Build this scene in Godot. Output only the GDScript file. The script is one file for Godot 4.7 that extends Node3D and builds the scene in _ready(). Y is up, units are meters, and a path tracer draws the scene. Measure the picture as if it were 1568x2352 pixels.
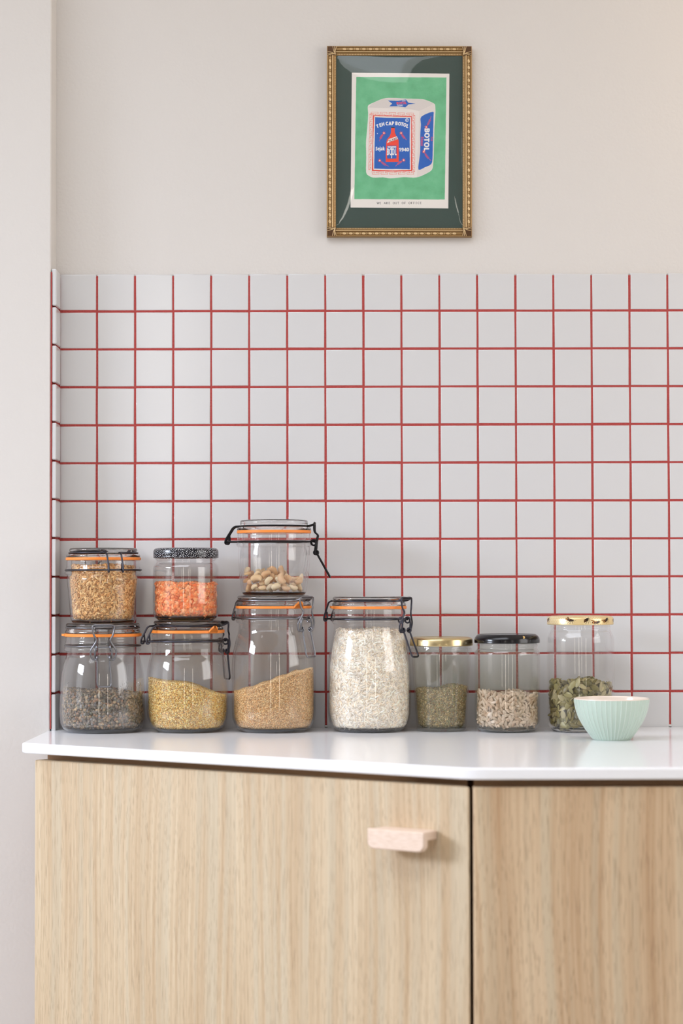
extends Node3D

const MM := 0.001
const COUNTER_Y := 0.9212
var rng := RandomNumberGenerator.new()
var mats := {}


# ---------------------------------------------------------------- mesh builder
class MB:
	var v := PackedVector3Array()
	var n := PackedVector3Array()
	var uv := PackedVector2Array()
	var c := PackedColorArray()
	var i := PackedInt32Array()
	var col := Color.WHITE

	func vert(p: Vector3, nn: Vector3, t := Vector2.ZERO) -> int:
		v.append(p)
		n.append(nn)
		uv.append(t)
		c.append(col)
		return v.size() - 1

	func tri(a: int, b: int, d: int) -> void:
		# given counter-clockwise seen from outside; Godot wants clockwise
		i.append(a)
		i.append(d)
		i.append(b)

	func quad(a: int, b: int, d: int, e: int) -> void:
		tri(a, b, d)
		tri(a, d, e)

	func face(pts: Array, nn: Vector3, uvs: Array = []) -> void:
		var base := v.size()
		for k in pts.size():
			vert(pts[k], nn, uvs[k] if uvs.size() > k else Vector2.ZERO)
		for k in range(1, pts.size() - 1):
			tri(base, base + k, base + k + 1)

	func mesh() -> ArrayMesh:
		var a := []
		a.resize(Mesh.ARRAY_MAX)
		a[Mesh.ARRAY_VERTEX] = v
		a[Mesh.ARRAY_NORMAL] = n
		a[Mesh.ARRAY_TEX_UV] = uv
		a[Mesh.ARRAY_COLOR] = c
		a[Mesh.ARRAY_INDEX] = i
		var m := ArrayMesh.new()
		m.add_surface_from_arrays(Mesh.PRIMITIVE_TRIANGLES, a)
		return m

	# profile: points (r, y) walked so that outside lies to the right of the walk
	func lathe(prof: Array, seg: int, xf := Transform3D.IDENTITY, crease := 35.0, vscale := 1.0, flute := 0, flute_depth := 0.0) -> void:
		var np := prof.size()
		var nb := xf.basis.inverse().transposed()
		var rows := []
		var lens := [0.0]
		for k in range(1, np):
			lens.append(lens[k - 1] + prof[k].distance_to(prof[k - 1]))
		var segn := []
		for k in np - 1:
			var d: Vector2 = (prof[k + 1] - prof[k]).normalized()
			segn.append(Vector2(d.y, -d.x))
		for k in np - 1:
			var n0: Vector2 = segn[k]
			var n1: Vector2 = segn[k]
			if k > 0 and absf(rad_to_deg(segn[k - 1].angle_to(segn[k]))) < crease:
				n0 = (segn[k - 1] + segn[k]).normalized()
			if k < np - 2 and absf(rad_to_deg(segn[k + 1].angle_to(segn[k]))) < crease:
				n1 = (segn[k + 1] + segn[k]).normalized()
			rows.append([prof[k], n0, lens[k], prof[k + 1], n1, lens[k + 1]])
		for row in rows:
			var base := v.size()
			for j in seg + 1:
				var az := TAU * j / seg
				var s := sin(az)
				var cz := cos(az)
				var f := 1.0
				var tilt := 0.0
				if flute > 0:
					f = 1.0 - flute_depth * (1.0 - absf(sin(az * flute * 0.5)))
					f = 1.0 - flute_depth * absf(sin(az * flute * 0.5))
					tilt = flute_depth * flute * 0.5 * cos(az * flute * 0.5) * signf(sin(az * flute * 0.5))
				for q in 2:
					var p: Vector2 = row[q * 3]
					var m: Vector2 = row[q * 3 + 1]
					var nn := Vector3(m.x * s, m.y, m.x * cz)
					if flute > 0:
						nn += Vector3(cz, 0, -s) * tilt * m.x
					vert(xf * Vector3(p.x * f * s, p.y, p.x * f * cz), (nb * nn).normalized(), Vector2(float(j) / seg, row[q * 3 + 2] * vscale))
			for j in seg:
				var a := base + j * 2
				# a: lower, a+1: upper, a+2: lower next, a+3: upper next
				if row[0].x > 1e-7:
					tri(a, a + 2, a + 3)
				if row[3].x > 1e-7:
					tri(a, a + 3, a + 1)

	func tube(pts: Array, rad: float, sides := 8, closed := false, cap := true) -> void:
		var cnt := pts.size()
		var up := Vector3.UP
		var t0: Vector3 = (pts[1] - pts[0]).normalized()
		if absf(t0.dot(up)) > 0.9:
			up = Vector3.RIGHT
		var side := t0.cross(up).normalized()
		var base := v.size()
		var total := cnt + (1 if closed else 0)
		for k in total:
			var q := k % cnt
			var t: Vector3
			if closed:
				t = (pts[(q + 1) % cnt] - pts[(q - 1 + cnt) % cnt]).normalized()
			else:
				t = (pts[mini(q + 1, cnt - 1)] - pts[maxi(q - 1, 0)]).normalized()
			side = (side - t * side.dot(t)).normalized()
			var b := t.cross(side)
			for j in sides + 1:
				var a := TAU * j / sides
				var nn := side * cos(a) + b * sin(a)
				vert(pts[q] + nn * rad, nn, Vector2(float(j) / sides, float(k)))
		for k in total - 1:
			for j in sides:
				var a := base + k * (sides + 1) + j
				quad(a, a + 1, a + sides + 2, a + sides + 1)
		if not closed and cap:
			for e in 2:
				var t: Vector3 = (pts[0] - pts[1]).normalized() if e == 0 else (pts[cnt - 1] - pts[cnt - 2]).normalized()
				var ring := base if e == 0 else base + (total - 1) * (sides + 1)
				var ctr := vert(pts[0 if e == 0 else cnt - 1] + t * rad * 0.5, t)
				for j in sides:
					if e == 0:
						tri(ctr, ring + j + 1, ring + j)
					else:
						tri(ctr, ring + j, ring + j + 1)

	# chamfered box, centre-based
	func box(size: Vector3, xf := Transform3D.IDENTITY, bevel := 0.0, uvscale := 1.0) -> void:
		var h := size * 0.5
		var b := minf(bevel, minf(h.x, minf(h.y, h.z)) * 0.99)
		var axes := [Vector3.RIGHT, Vector3.UP, Vector3.BACK]
		for ax in 3:
			for sg in [-1.0, 1.0]:
				var nn: Vector3 = axes[ax] * sg
				var u: Vector3 = axes[(ax + 1) % 3]
				var w: Vector3 = axes[(ax + 2) % 3]
				var hu: float = h[(ax + 1) % 3] - b
				var hw: float = h[(ax + 2) % 3] - b
				var o: Vector3 = nn * h[ax]
				var p := [o - u * hu - w * hw, o + u * hu - w * hw, o + u * hu + w * hw, o - u * hu + w * hw]
				if sg < 0:
					p.reverse()
				var uvs := []
				for k in 4:
					var q: Vector3 = p[k]
					uvs.append((Vector2(q.x, q.y) if ax == 2 else (Vector2(q.z, q.y) if ax == 0 else Vector2(q.x, q.z))) * uvscale)
				for k in 4:
					p[k] = xf * p[k]
				face(p, (xf.basis * nn).normalized(), uvs)
		if b <= 0.0:
			return
		for ax in 3:
			var u: Vector3 = axes[(ax + 1) % 3]
			var w: Vector3 = axes[(ax + 2) % 3]
			var hu: float = h[(ax + 1) % 3]
			var hw: float = h[(ax + 2) % 3]
			var l: Vector3 = axes[ax] * (h[ax] - b)
			for su in [-1.0, 1.0]:
				for sw in [-1.0, 1.0]:
					var e0: Vector3 = u * su * hu + w * sw * (hw - b)
					var e1: Vector3 = u * su * (hu - b) + w * sw * hw
					var p := [e0 - l, e0 + l, e1 + l, e1 - l]
					var nn: Vector3 = (u * su + w * sw).normalized()
					if (p[1] - p[0]).cross(p[2] - p[0]).dot(nn) < 0:
						p.reverse()
					var uvs := []
					for k in 4:
						uvs.append(Vector2(p[k].x, p[k].y) * uvscale)
						p[k] = xf * p[k]
					var n0: Vector3 = (xf.basis * nn).normalized()
					face(p, n0, uvs)
		for sx in [-1.0, 1.0]:
			for sy in [-1.0, 1.0]:
				for sz in [-1.0, 1.0]:
					var s := Vector3(sx, sy, sz)
					var p := [Vector3(h.x, h.y - b, h.z - b) * s, Vector3(h.x - b, h.y, h.z - b) * s, Vector3(h.x - b, h.y - b, h.z) * s]
					if (p[1] - p[0]).cross(p[2] - p[0]).dot(s) < 0:
						p.reverse()
					for k in 3:
						p[k] = xf * p[k]
					face(p, (xf.basis * s).normalized())

	# extrude a closed polygon (counter-clockwise seen from +y) in the xz plane between y0 and y1, with rounded top and bottom edges
	func slab(poly: Array, y0: float, y1: float, bevel: float) -> void:
		var cnt := poly.size()
		var ins := []   # inward direction per corner
		for k in cnt:
			var a: Vector2 = poly[(k - 1 + cnt) % cnt]
			var b: Vector2 = poly[k]
			var d: Vector2 = poly[(k + 1) % cnt]
			var e0 := (b - a).normalized()
			var e1 := (d - b).normalized()
			var n0 := Vector2(e0.y, -e0.x)
			var n1 := Vector2(e1.y, -e1.x)
			var m := (n0 + n1).normalized()
			ins.append([m / maxf(m.dot(n0), 0.3), m])
		var rings := []
		var steps := 4
		for k in steps + 1:
			var a := PI / 2 * k / steps
			rings.append([bevel * (1.0 - sin(a)), y0 + bevel * (1.0 - cos(a)), -cos(a), sin(a)])
		for k in steps + 1:
			var a := PI / 2 * k / steps
			rings.append([bevel * (1.0 - cos(a)), y1 - bevel * (1.0 - sin(a)), sin(a), cos(a)])
		var base := v.size()
		for r in rings:
			for k in cnt + 1:
				var q := k % cnt
				var p: Vector2 = poly[q] - ins[q][0] * r[0]
				var m: Vector2 = ins[q][1]
				vert(Vector3(p.x, r[1], p.y), Vector3(m.x * r[3], r[2], m.y * r[3]).normalized(), Vector2(p.x, p.y))
		for ri in rings.size() - 1:
			for k in cnt:
				var a := base + ri * (cnt + 1) + k
				var b := a + cnt + 1
				quad(a, b, b + 1, a + 1)
		for e in 2:
			var flat := PackedVector2Array()
			for k in cnt:
				flat.append(poly[k] - ins[k][0] * bevel)
			var tris := Geometry2D.triangulate_polygon(flat)
			var b0 := v.size()
			for p in flat:
				vert(Vector3(p.x, y0 if e == 0 else y1, p.y), Vector3.DOWN if e == 0 else Vector3.UP, p)
			for k in range(0, tris.size(), 3):
				var pa := flat[tris[k]]
				var pb := flat[tris[k + 1]]
				var pc := flat[tris[k + 2]]
				var cw := (pb - pa).cross(pc - pa) > 0   # in xz (z down) this is facing -y
				if cw == (e == 0):
					tri(b0 + tris[k], b0 + tris[k + 1], b0 + tris[k + 2])
				else:
					tri(b0 + tris[k], b0 + tris[k + 2], b0 + tris[k + 1])


# ---------------------------------------------------------------- scene helpers
func mat(key: String, color: Color, rough := 0.8, metal := 0.0, extra := {}) -> StandardMaterial3D:
	if mats.has(key):
		return mats[key]
	var m := StandardMaterial3D.new()
	m.resource_name = key
	m.albedo_color = color
	m.roughness = rough
	m.metallic = metal
	for k in extra:
		m.set(k, extra[k])
	mats[key] = m
	return m


func tag(o: Node, label := "", category := "", group := "", kind := "") -> Node:
	if label:
		o.set_meta("label", label)
	if category:
		o.set_meta("category", category)
	if group:
		o.set_meta("group", group)
	if kind:
		o.set_meta("kind", kind)
	return o


var taken := {}


func numbered(called: String) -> String:
	var k: int = taken.get(called, 0)
	taken[called] = k + 1
	return called if k == 0 else "%s_%03d" % [called, k]


func root_of(called: String, at := Vector3.ZERO, turn := 0.0) -> Node3D:
	var o := Node3D.new()
	o.name = numbered(called)
	add_child(o, true)
	o.position = at
	o.rotation.y = turn
	return o


func put(called: String, mesh: Mesh, m: Material, parent: Node = null, at := Vector3.ZERO) -> MeshInstance3D:
	var o := MeshInstance3D.new()
	o.mesh = mesh
	o.material_override = m
	if parent == null:
		o.name = numbered(called)
		add_child(o, true)
	else:
		var k := 0
		var nm := called
		while parent.has_node(nm):
			k += 1
			nm = "%s_%03d" % [called, k]
		o.name = nm
		parent.add_child(o, true)
	o.position = at
	return o


func srgb(r: float, g: float, b: float) -> Color:
	return Color(r / 255.0, g / 255.0, b / 255.0)


func spline(pts: Array, sub := 6, closed := false) -> Array:
	var out := []
	var cnt := pts.size()
	var last := cnt if closed else cnt - 1
	for k in last:
		var p0 = pts[(k - 1 + cnt) % cnt] if closed else pts[maxi(k - 1, 0)]
		var p1 = pts[k]
		var p2 = pts[(k + 1) % cnt] if closed else pts[k + 1]
		var p3 = pts[(k + 2) % cnt] if closed else pts[mini(k + 2, cnt - 1)]
		for s in sub:
			var t := float(s) / sub
			out.append(0.5 * ((2.0 * p1) + (p2 - p0) * t + (2.0 * p0 - 5.0 * p1 + 4.0 * p2 - p3) * t * t + (3.0 * p1 - p0 - 3.0 * p2 + p3) * t * t * t))
	if not closed:
		out.append(pts[cnt - 1])
	return out


# round the corners of a polyline
func rounded(pts: Array, rad: float, steps := 4) -> Array:
	var out := [pts[0]]
	for k in range(1, pts.size() - 1):
		var a: Vector3 = pts[k - 1]
		var b: Vector3 = pts[k]
		var d: Vector3 = pts[k + 1]
		var r := minf(rad, minf(a.distance_to(b), b.distance_to(d)) * 0.49)
		var p := b + (a - b).normalized() * r
		var q := b + (d - b).normalized() * r
		for s in steps + 1:
			var t := float(s) / steps
			out.append(p.lerp(b, t).lerp(b.lerp(q, t), t))
	out.append(pts[pts.size() - 1])
	return out


func mmp(list: Array) -> Array:
	var out := []
	for k in range(0, list.size(), 2):
		out.append(Vector2(list[k], list[k + 1]))
	return out


func scaled(list: Array, s := MM) -> Array:
	var out := []
	for p in list:
		out.append(p * s)
	return out


# ---------------------------------------------------------------- main
func _ready() -> void:
	rng.seed = 20240611
	camera_and_light()
	make_materials()
	room()
	backsplash()
	worktop_and_cabinets()
	framed_print()
	jars()
	bowl()
	wall_lamp()


func camera_and_light() -> void:
	var cam := Camera3D.new()
	cam.name = "camera"
	cam.keep_aspect = Camera3D.KEEP_HEIGHT
	cam.fov = rad_to_deg(2.0 * atan(1176.0 / 5000.0))
	cam.position = Vector3(0, 1.11491, 2.85353)
	cam.rotation = Vector3(0.03098, -0.00069, -0.00209)
	cam.near = 0.05
	cam.far = 60.0
	var att := CameraAttributesPhysical.new()
	att.frustum_focal_length = 50.0
	att.frustum_focus_distance = 2.79
	att.exposure_aperture = 3.2
	cam.attributes = att
	add_child(cam)
	cam.fov = rad_to_deg(2.0 * atan(1176.0 / 5000.0))
	cam.current = true
	var sky_mat := ProceduralSkyMaterial.new()
	sky_mat.sky_top_color = srgb(214, 222, 234)
	sky_mat.sky_horizon_color = srgb(240, 240, 242)
	sky_mat.ground_bottom_color = srgb(178, 172, 164)
	sky_mat.ground_horizon_color = srgb(222, 218, 212)
	var env := Environment.new()
	env.background_mode = Environment.BG_SKY
	env.sky = Sky.new()
	env.sky.sky_material = sky_mat
	env.background_energy_multiplier = 3.0
	env.tonemap_mode = Environment.TONE_MAPPER_LINEAR
	env.tonemap_exposure = 0.88
	env.sdfgi_enabled = true
	env.ssao_enabled = true
	env.ssil_enabled = true
	var we := WorldEnvironment.new()
	we.environment = env
	add_child(we)
	# daylight: window in the left wall, window in the right wall, rooflight, two narrow sidelights behind the camera
	area("daylight_left", Vector3(-4.4, 2.4, 2.2), Vector3(4.35, -1.25, -2.1), Vector2(0.9, 3.0), srgb(226, 236, 255), 50.0)
	area("daylight_right", Vector3(1.695, 1.62, 1.15), Vector3(-1, 0, 0), Vector2(1.2, 1.10), srgb(255, 247, 238), 1.15)
	area("daylight_roof", Vector3(-0.9, 2.595, 1.65), Vector3(0, -1, 0), Vector2(2.2, 1.5), srgb(250, 250, 254), 2.7)
	area("daylight_slit", Vector3(-0.62, 1.3, 4.745), Vector3(0, 0, -1), Vector2(0.10, 1.9), srgb(255, 246, 230), 0.4)
	area("daylight_slit_right", Vector3(1.40, 1.3, 4.745), Vector3(0, 0, -1), Vector2(0.10, 1.9), srgb(255, 246, 230), 0.4)


func area(called: String, at: Vector3, towards: Vector3, size: Vector2, color: Color, energy: float) -> void:
	var l := AreaLight3D.new()
	l.name = called
	l.area_size = size
	l.light_color = color
	l.light_energy = energy
	l.area_range = 12.0
	l.area_attenuation = 2.0
	l.shadow_enabled = true
	add_child(l)
	l.position = at
	l.look_at_from_position(at, at + towards, Vector3.UP if absf(towards.y) < 0.9 else Vector3.FORWARD)


func noise_tex(size: int, freq: float, octaves: int, sd: int, as_normal := false, ramp: Gradient = null, bump := 4.0) -> NoiseTexture2D:
	var f := FastNoiseLite.new()
	f.seed = sd
	f.frequency = freq
	f.fractal_octaves = octaves
	var t := NoiseTexture2D.new()
	t.width = size
	t.height = size
	t.seamless = true
	t.noise = f
	t.as_normal_map = as_normal
	t.bump_strength = bump
	if ramp:
		t.color_ramp = ramp
	return t


func make_materials() -> void:
	mat("wall_paint", srgb(212, 207, 202), 0.75, 0.0, {"uv1_triplanar": true, "uv1_world_triplanar": true, "uv1_scale": Vector3(5, 5, 5), "normal_enabled": true, "normal_scale": 0.12, "normal_texture": noise_tex(512, 0.06, 3, 4, true)})
	mat("ceiling_paint", srgb(232, 230, 226), 0.85)
	mat("floor_wood", srgb(212, 206, 198), 0.5)
	mat("trim_paint", srgb(236, 235, 232), 0.4)
	mat("tile_glaze", srgb(208, 207, 207), 0.13)
	mat("grout", srgb(170, 66, 62), 0.9, 0.0, {"uv1_triplanar": true, "uv1_world_triplanar": true, "uv1_scale": Vector3(9, 9, 9), "normal_enabled": true, "normal_scale": 0.5, "normal_texture": noise_tex(256, 0.12, 3, 9, true)})
	mat("silicone", srgb(224, 222, 220), 0.5)
	mat("quartz", srgb(243, 243, 245), 0.13, 0.0, {"metallic_specular": 0.2})
	mat("glass", Color(1, 1, 1, 0.0), 0.0, 0.0, {"refraction_enabled": true, "refraction_scale": 0.05, "transparency": BaseMaterial3D.TRANSPARENCY_ALPHA})
	mat("clear_glass", Color(0.5, 0.5, 0.5, 0.025), 0.0, 0.0, {"transparency": BaseMaterial3D.TRANSPARENCY_ALPHA})
	mat("green_glass", Color(0.50, 0.53, 0.40, 0.05), 0.0, 0.0, {"transparency": BaseMaterial3D.TRANSPARENCY_ALPHA})
	mat("pane", Color(1, 1, 1, 0.02), 0.0, 0.0, {"transparency": BaseMaterial3D.TRANSPARENCY_ALPHA})
	mat("rubber", srgb(247, 142, 58), 0.45, 0.0, {"subsurf_scatter_enabled": true, "subsurf_scatter_strength": 0.15})
	mat("steel", srgb(128, 128, 132), 0.32, 1.0)
	mat("dark_steel", srgb(72, 72, 80), 0.34, 1.0)
	mat("black_wire", srgb(24, 22, 24), 0.38, 0.6)
	mat("gold_lid", srgb(216, 196, 150), 0.26, 1.0)
	mat("black_lid", srgb(14, 13, 17), 0.18)
	mat("dark_void", srgb(58, 44, 36), 0.8)
	mat("carcass", srgb(184, 146, 112), 0.7)
	var streak := Gradient.new()
	streak.set_color(0, srgb(242, 222, 206))
	streak.set_color(1, srgb(222, 194, 172))
	mat("pull_wood", Color.WHITE, 0.5, 0.0, {"albedo_texture": noise_tex(256, 0.05, 3, 77, false, streak), "uv1_triplanar": true, "uv1_scale": Vector3(6, 42, 42)})


# ---------------------------------------------------------------- room shell
func wall_with_hole(mb: MB, axis: int, at0: float, at1: float, u0: float, u1: float, v0: float, v1: float, hole: Array) -> void:
	# axis 0: slab between x=at0..at1, u = z, v = y;  axis 2: slab between z, u = x
	var parts := [[u0, u1, v0, v1]]
	if hole.size():
		parts = [[u0, hole[0], v0, v1], [hole[1], u1, v0, v1], [hole[0], hole[1], v0, hole[2]], [hole[0], hole[1], hole[3], v1]]
	for p in parts:
		if p[1] - p[0] < 0.001 or p[3] - p[2] < 0.001:
			continue
		var ctr: Vector3
		var size: Vector3
		if axis == 0:
			ctr = Vector3((at0 + at1) / 2, (p[2] + p[3]) / 2, (p[0] + p[1]) / 2)
			size = Vector3(at1 - at0, p[3] - p[2], p[1] - p[0])
		else:
			ctr = Vector3((p[0] + p[1]) / 2, (p[2] + p[3]) / 2, (at0 + at1) / 2)
			size = Vector3(p[1] - p[0], p[3] - p[2], at1 - at0)
		mb.box(size, Transform3D(Basis.IDENTITY, ctr))


func room() -> void:
	var wall: Material = mats.wall_paint
	var mb := MB.new()
	wall_with_hole(mb, 2, -0.16, -0.0045, -2.4, 1.85, 0.0, 2.7, [])
	tag(put("wall_back", mb.mesh(), wall), "white painted kitchen wall above the tiled splashback", "wall", "", "structure")
	mb = MB.new()
	mb.box(Vector3(1.8765, 2.6, 0.0515), Transform3D(Basis.IDENTITY, Vector3(-2.25 + 1.8765 / 2, 1.3, 0.045 - 0.0515 / 2)), 0.0015)
	tag(put("wall_projecting", mb.mesh(), wall), "white painted wall projecting at the far left", "wall", "", "structure")
	mb = MB.new()
	wall_with_hole(mb, 0, -2.4, -2.25, -0.1, 4.9, 0.0, 2.7, [0.7, 1.56, 0.85, 2.0])
	tag(put("wall_left", mb.mesh(), wall), "white side wall with a window, outside the picture", "wall", "", "structure")
	mb = MB.new()
	wall_with_hole(mb, 0, 1.70, 1.85, -0.1, 4.9, 0.0, 2.7, [0.55, 1.75, 1.05, 2.2])
	tag(put("wall_right", mb.mesh(), wall), "white right side wall with a window, outside the picture", "wall", "", "structure")
	mb = MB.new()
	wall_with_hole(mb, 2, 4.75, 4.9, -2.4, 0.4, 0.0, 2.7, [-0.67, -0.57, 0.35, 2.25])
	wall_with_hole(mb, 2, 4.75, 4.9, 0.4, 1.85, 0.0, 2.7, [1.35, 1.45, 0.35, 2.25])
	tag(put("wall_rear", mb.mesh(), wall), "white wall behind the camera with two narrow sidelights", "wall", "", "structure")
	mb = MB.new()
	for p in [[-2.4, 1.85, -0.15, 0.9], [-2.4, 1.85, 2.4, 4.9], [-2.4, -2.0, 0.9, 2.4], [0.2, 1.85, 0.9, 2.4]]:
		mb.box(Vector3(p[1] - p[0], 0.1, p[3] - p[2]), Transform3D(Basis.IDENTITY, Vector3((p[0] + p[1]) / 2, 2.65, (p[2] + p[3]) / 2)))
	tag(put("ceiling", mb.mesh(), mats.ceiling_paint), "white ceiling outside the picture with a rooflight", "ceiling", "", "structure")
	mb = MB.new()
	mb.box(Vector3(4.25, 0.1, 5.05), Transform3D(Basis.IDENTITY, Vector3(-0.275, -0.05, 2.375)))
	tag(put("floor", mb.mesh(), mats.floor_wood), "pale wooden kitchen floor below the picture", "floor", "", "structure")
	window("window_1", 0, -2.32, [0.7, 1.56, 0.85, 2.0], "white framed window in the left wall")
	window("window_2", 0, 1.77, [0.55, 1.75, 1.05, 2.2], "white framed window in the right wall")
	window("window_3", 1, 2.66, [-2.0, 0.2, 0.9, 2.4], "white framed rooflight in the ceiling")


func window(called: String, axis: int, at: float, h: Array, label: String) -> void:
	var w := root_of(called)
	tag(w, label, "window", "", "structure")
	var mb := MB.new()
	var t := 0.045
	var bars := [[h[0], h[1], h[2], h[2] + t], [h[0], h[1], h[3] - t, h[3]], [h[0], h[0] + t, h[2] + t, h[3] - t], [h[1] - t, h[1], h[2] + t, h[3] - t]]
	var mid: float = (h[0] + h[1]) / 2
	bars.append([mid - t / 2, mid + t / 2, h[2] + t, h[3] - t])
	for b in bars:
		if axis == 1:
			mb.box(Vector3(b[1] - b[0], 0.05, b[3] - b[2]), Transform3D(Basis.IDENTITY, Vector3((b[0] + b[1]) / 2, at, (b[2] + b[3]) / 2)), 0.004)
		elif axis == 0:
			mb.box(Vector3(0.05, b[3] - b[2], b[1] - b[0]), Transform3D(Basis.IDENTITY, Vector3(at, (b[2] + b[3]) / 2, (b[0] + b[1]) / 2)), 0.004)
		else:
			mb.box(Vector3(b[1] - b[0], b[3] - b[2], 0.05), Transform3D(Basis.IDENTITY, Vector3((b[0] + b[1]) / 2, (b[2] + b[3]) / 2, at)), 0.004)
	put("window_frame", mb.mesh(), mats.trim_paint, w)
	for k in 2:
		mb = MB.new()
		var a: float = h[0] + t if k == 0 else mid + t / 2
		var b: float = mid - t / 2 if k == 0 else h[1] - t
		var y0: float = h[2] + t
		var y1: float = h[3] - t
		if axis == 1:
			mb.face([Vector3(a, at, y0), Vector3(b, at, y0), Vector3(b, at, y1), Vector3(a, at, y1)], Vector3.DOWN)
		elif axis == 0:
			mb.face([Vector3(at, y0, a), Vector3(at, y0, b), Vector3(at, y1, b), Vector3(at, y1, a)], Vector3.LEFT)
		else:
			mb.face([Vector3(a, y0, at), Vector3(b, y0, at), Vector3(b, y1, at), Vector3(a, y1, at)], Vector3.BACK)
		put("window_pane", mb.mesh(), mats.pane, w)


# ---------------------------------------------------------------- tiles
const GX := -0.36878      # first grout line
const GY := 1.468         # grout line below the top row
const PITCH := 0.05
const TILE := 0.0476


func tile_mesh(w: float, h: float, d: float) -> ArrayMesh:
	# back at z=0, face at z=d, softly rounded glazed edge
	var mb := MB.new()
	var rings := [[0.0, 0.0, 0.0], [0.0, d - 0.0014, 0.0], [0.0004, d - 0.0005, 0.6], [0.0016, d, 1.0]]
	var base := 0
	for r in rings:
		var x: float = w / 2 - r[0]
		var y: float = h / 2 - r[0]
		for s in [Vector2(-1, -1), Vector2(1, -1), Vector2(1, 1), Vector2(-1, 1)]:
			var nn: Vector3 = Vector3(s.x, s.y, 0).normalized() * (1.0 - r[2]) + Vector3(0, 0, r[2])
			mb.vert(Vector3(s.x * x, s.y * y, r[1]), nn.normalized())
	for ri in 3:
		for k in 4:
			var a := ri * 4 + k
			var b := ri * 4 + (k + 1) % 4
			mb.quad(a, b, b + 4, a + 4)
	base = 12
	mb.quad(base, base + 1, base + 2, base + 3)
	return mb.mesh()


func backsplash() -> void:
	var wall := get_node("wall_back")
	var top_y := GY + PITCH - 0.0012
	# grout bed, its face just behind the tile faces
	var mb := MB.new()
	var y0 := COUNTER_Y + 0.002
	mb.box(Vector3(2.07, top_y - 0.0022 - y0, 0.0037), Transform3D(Basis.IDENTITY, Vector3(-0.3735 + 1.035, (top_y - 0.0022 + y0) / 2, -0.00445 + 0.00185)))
	put("grout", mb.mesh(), mats.grout, wall)
	mb = MB.new()
	mb.box(Vector3(2.07, 0.0042, 0.0040), Transform3D(Basis.IDENTITY, Vector3(-0.3735 + 1.035, COUNTER_Y + 0.0021, -0.0024)), 0.0012)
	put("silicone_joint", mb.mesh(), mats.silicone, wall)
	var kinds := []
	for k in 4:
		kinds.append(tile_mesh(TILE + (k % 2) * 0.0003, TILE - (k % 2) * 0.0002 + (0.0002 if k > 1 else 0.0), 0.0062))
	var rest := MB.new()
	for row in 12:
		for colm in 41:
			var x := GX + PITCH * (colm + 0.5)
			var y := GY + PITCH * (0.5 - row)
			if colm < 20:
				var t := put("tile", kinds[rng.randi() % 4], mats.tile_glaze, wall, Vector3(x + rng.randf_range(-0.00025, 0.00025), y + rng.randf_range(-0.00025, 0.00025), -0.0062 + rng.randf_range(-0.00012, 0.00012)))
				t.rotation = Vector3(rng.randf_range(-0.004, 0.004), rng.randf_range(-0.004, 0.004), rng.randf_range(-0.003, 0.003))
			else:
				rest.box(Vector3(TILE, TILE, 0.0062), Transform3D(Basis.IDENTITY, Vector3(x, y, -0.0031)), 0.0008)
	tag(put("tile_field", rest.mesh(), mats.tile_glaze, wall), "", "", "", "stuff")
	# the return of tiles on the side of the projecting wall: their glazed edges face the room
	var side := get_node("wall_projecting")
	mb = MB.new()
	mb.box(Vector3(0.0012, top_y - 0.003 - y0, 0.0452), Transform3D(Basis.IDENTITY, Vector3(-0.3735 + 0.0006, (top_y - 0.003 + y0) / 2, 0.0226)))
	mb.box(Vector3(0.0046, top_y - 0.003 - y0, 0.034), Transform3D(Basis.IDENTITY, Vector3(-0.3735 + 0.0023, (top_y - 0.003 + y0) / 2, 0.0215 - 0.0045)))
	put("grout", mb.mesh(), mats.grout, side)
	for row in 12:
		var m2 := MB.new()
		m2.box(Vector3(0.0058, TILE, 0.0405), Transform3D.IDENTITY, 0.0011)
		var t := put("tile", m2.mesh(), mats.tile_glaze, side, Vector3(-0.3735 + 0.0041 + rng.randf_range(0.0, 0.0003), GY + PITCH * (0.5 - row) + 0.0012 + rng.randf_range(-0.0003, 0.0003), 0.0446 - 0.02025))
		t.rotation.z = rng.randf_range(-0.004, 0.004)


# ---------------------------------------------------------------- worktop and cabinets
func wood_texture(sd: int, light: Color, dark: Color, grey: Color) -> ImageTexture:
	var w := 1024
	var h := 1024
	var f1 := FastNoiseLite.new()
	f1.seed = sd
	f1.frequency = 1.0
	f1.fractal_octaves = 2
	var f2 := FastNoiseLite.new()
	f2.seed = sd + 7
	f2.frequency = 1.0
	f2.fractal_type = FastNoiseLite.FRACTAL_NONE
	var img := Image.create(w, h, false, Image.FORMAT_RGB8)
	for y in h:
		for x in w:
			var wx := float(x) + 9.0 * f2.get_noise_2d(x / 300.0, y / 420.0)
			var broad := f1.get_noise_2d(wx / 46.0, y / 900.0)
			var mid := f2.get_noise_2d(wx / 7.0 + 50.0, y / 520.0)
			var fine := f2.get_noise_2d(wx / 2.1 + 90.0, y / 150.0)
			var pore := f2.get_noise_2d(wx / 1.3 + 20.0, y / 34.0 + 70.0)
			var t := clampf(0.45 + broad * 0.38 + mid * 0.26 + fine * 0.26, 0.0, 1.0)
			var cc := light.lerp(dark, t)
			cc = cc.lerp(grey, clampf(f1.get_noise_2d(wx / 30.0 + 400.0, y / 1200.0) * 1.3, 0.0, 0.55))
			if pore > 0.5:
				cc = cc.lerp(dark.darkened(0.22), (pore - 0.42) * 1.3)
			img.set_pixel(x, y, cc)
	img.generate_mipmaps()
	return ImageTexture.create_from_image(img)


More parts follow.
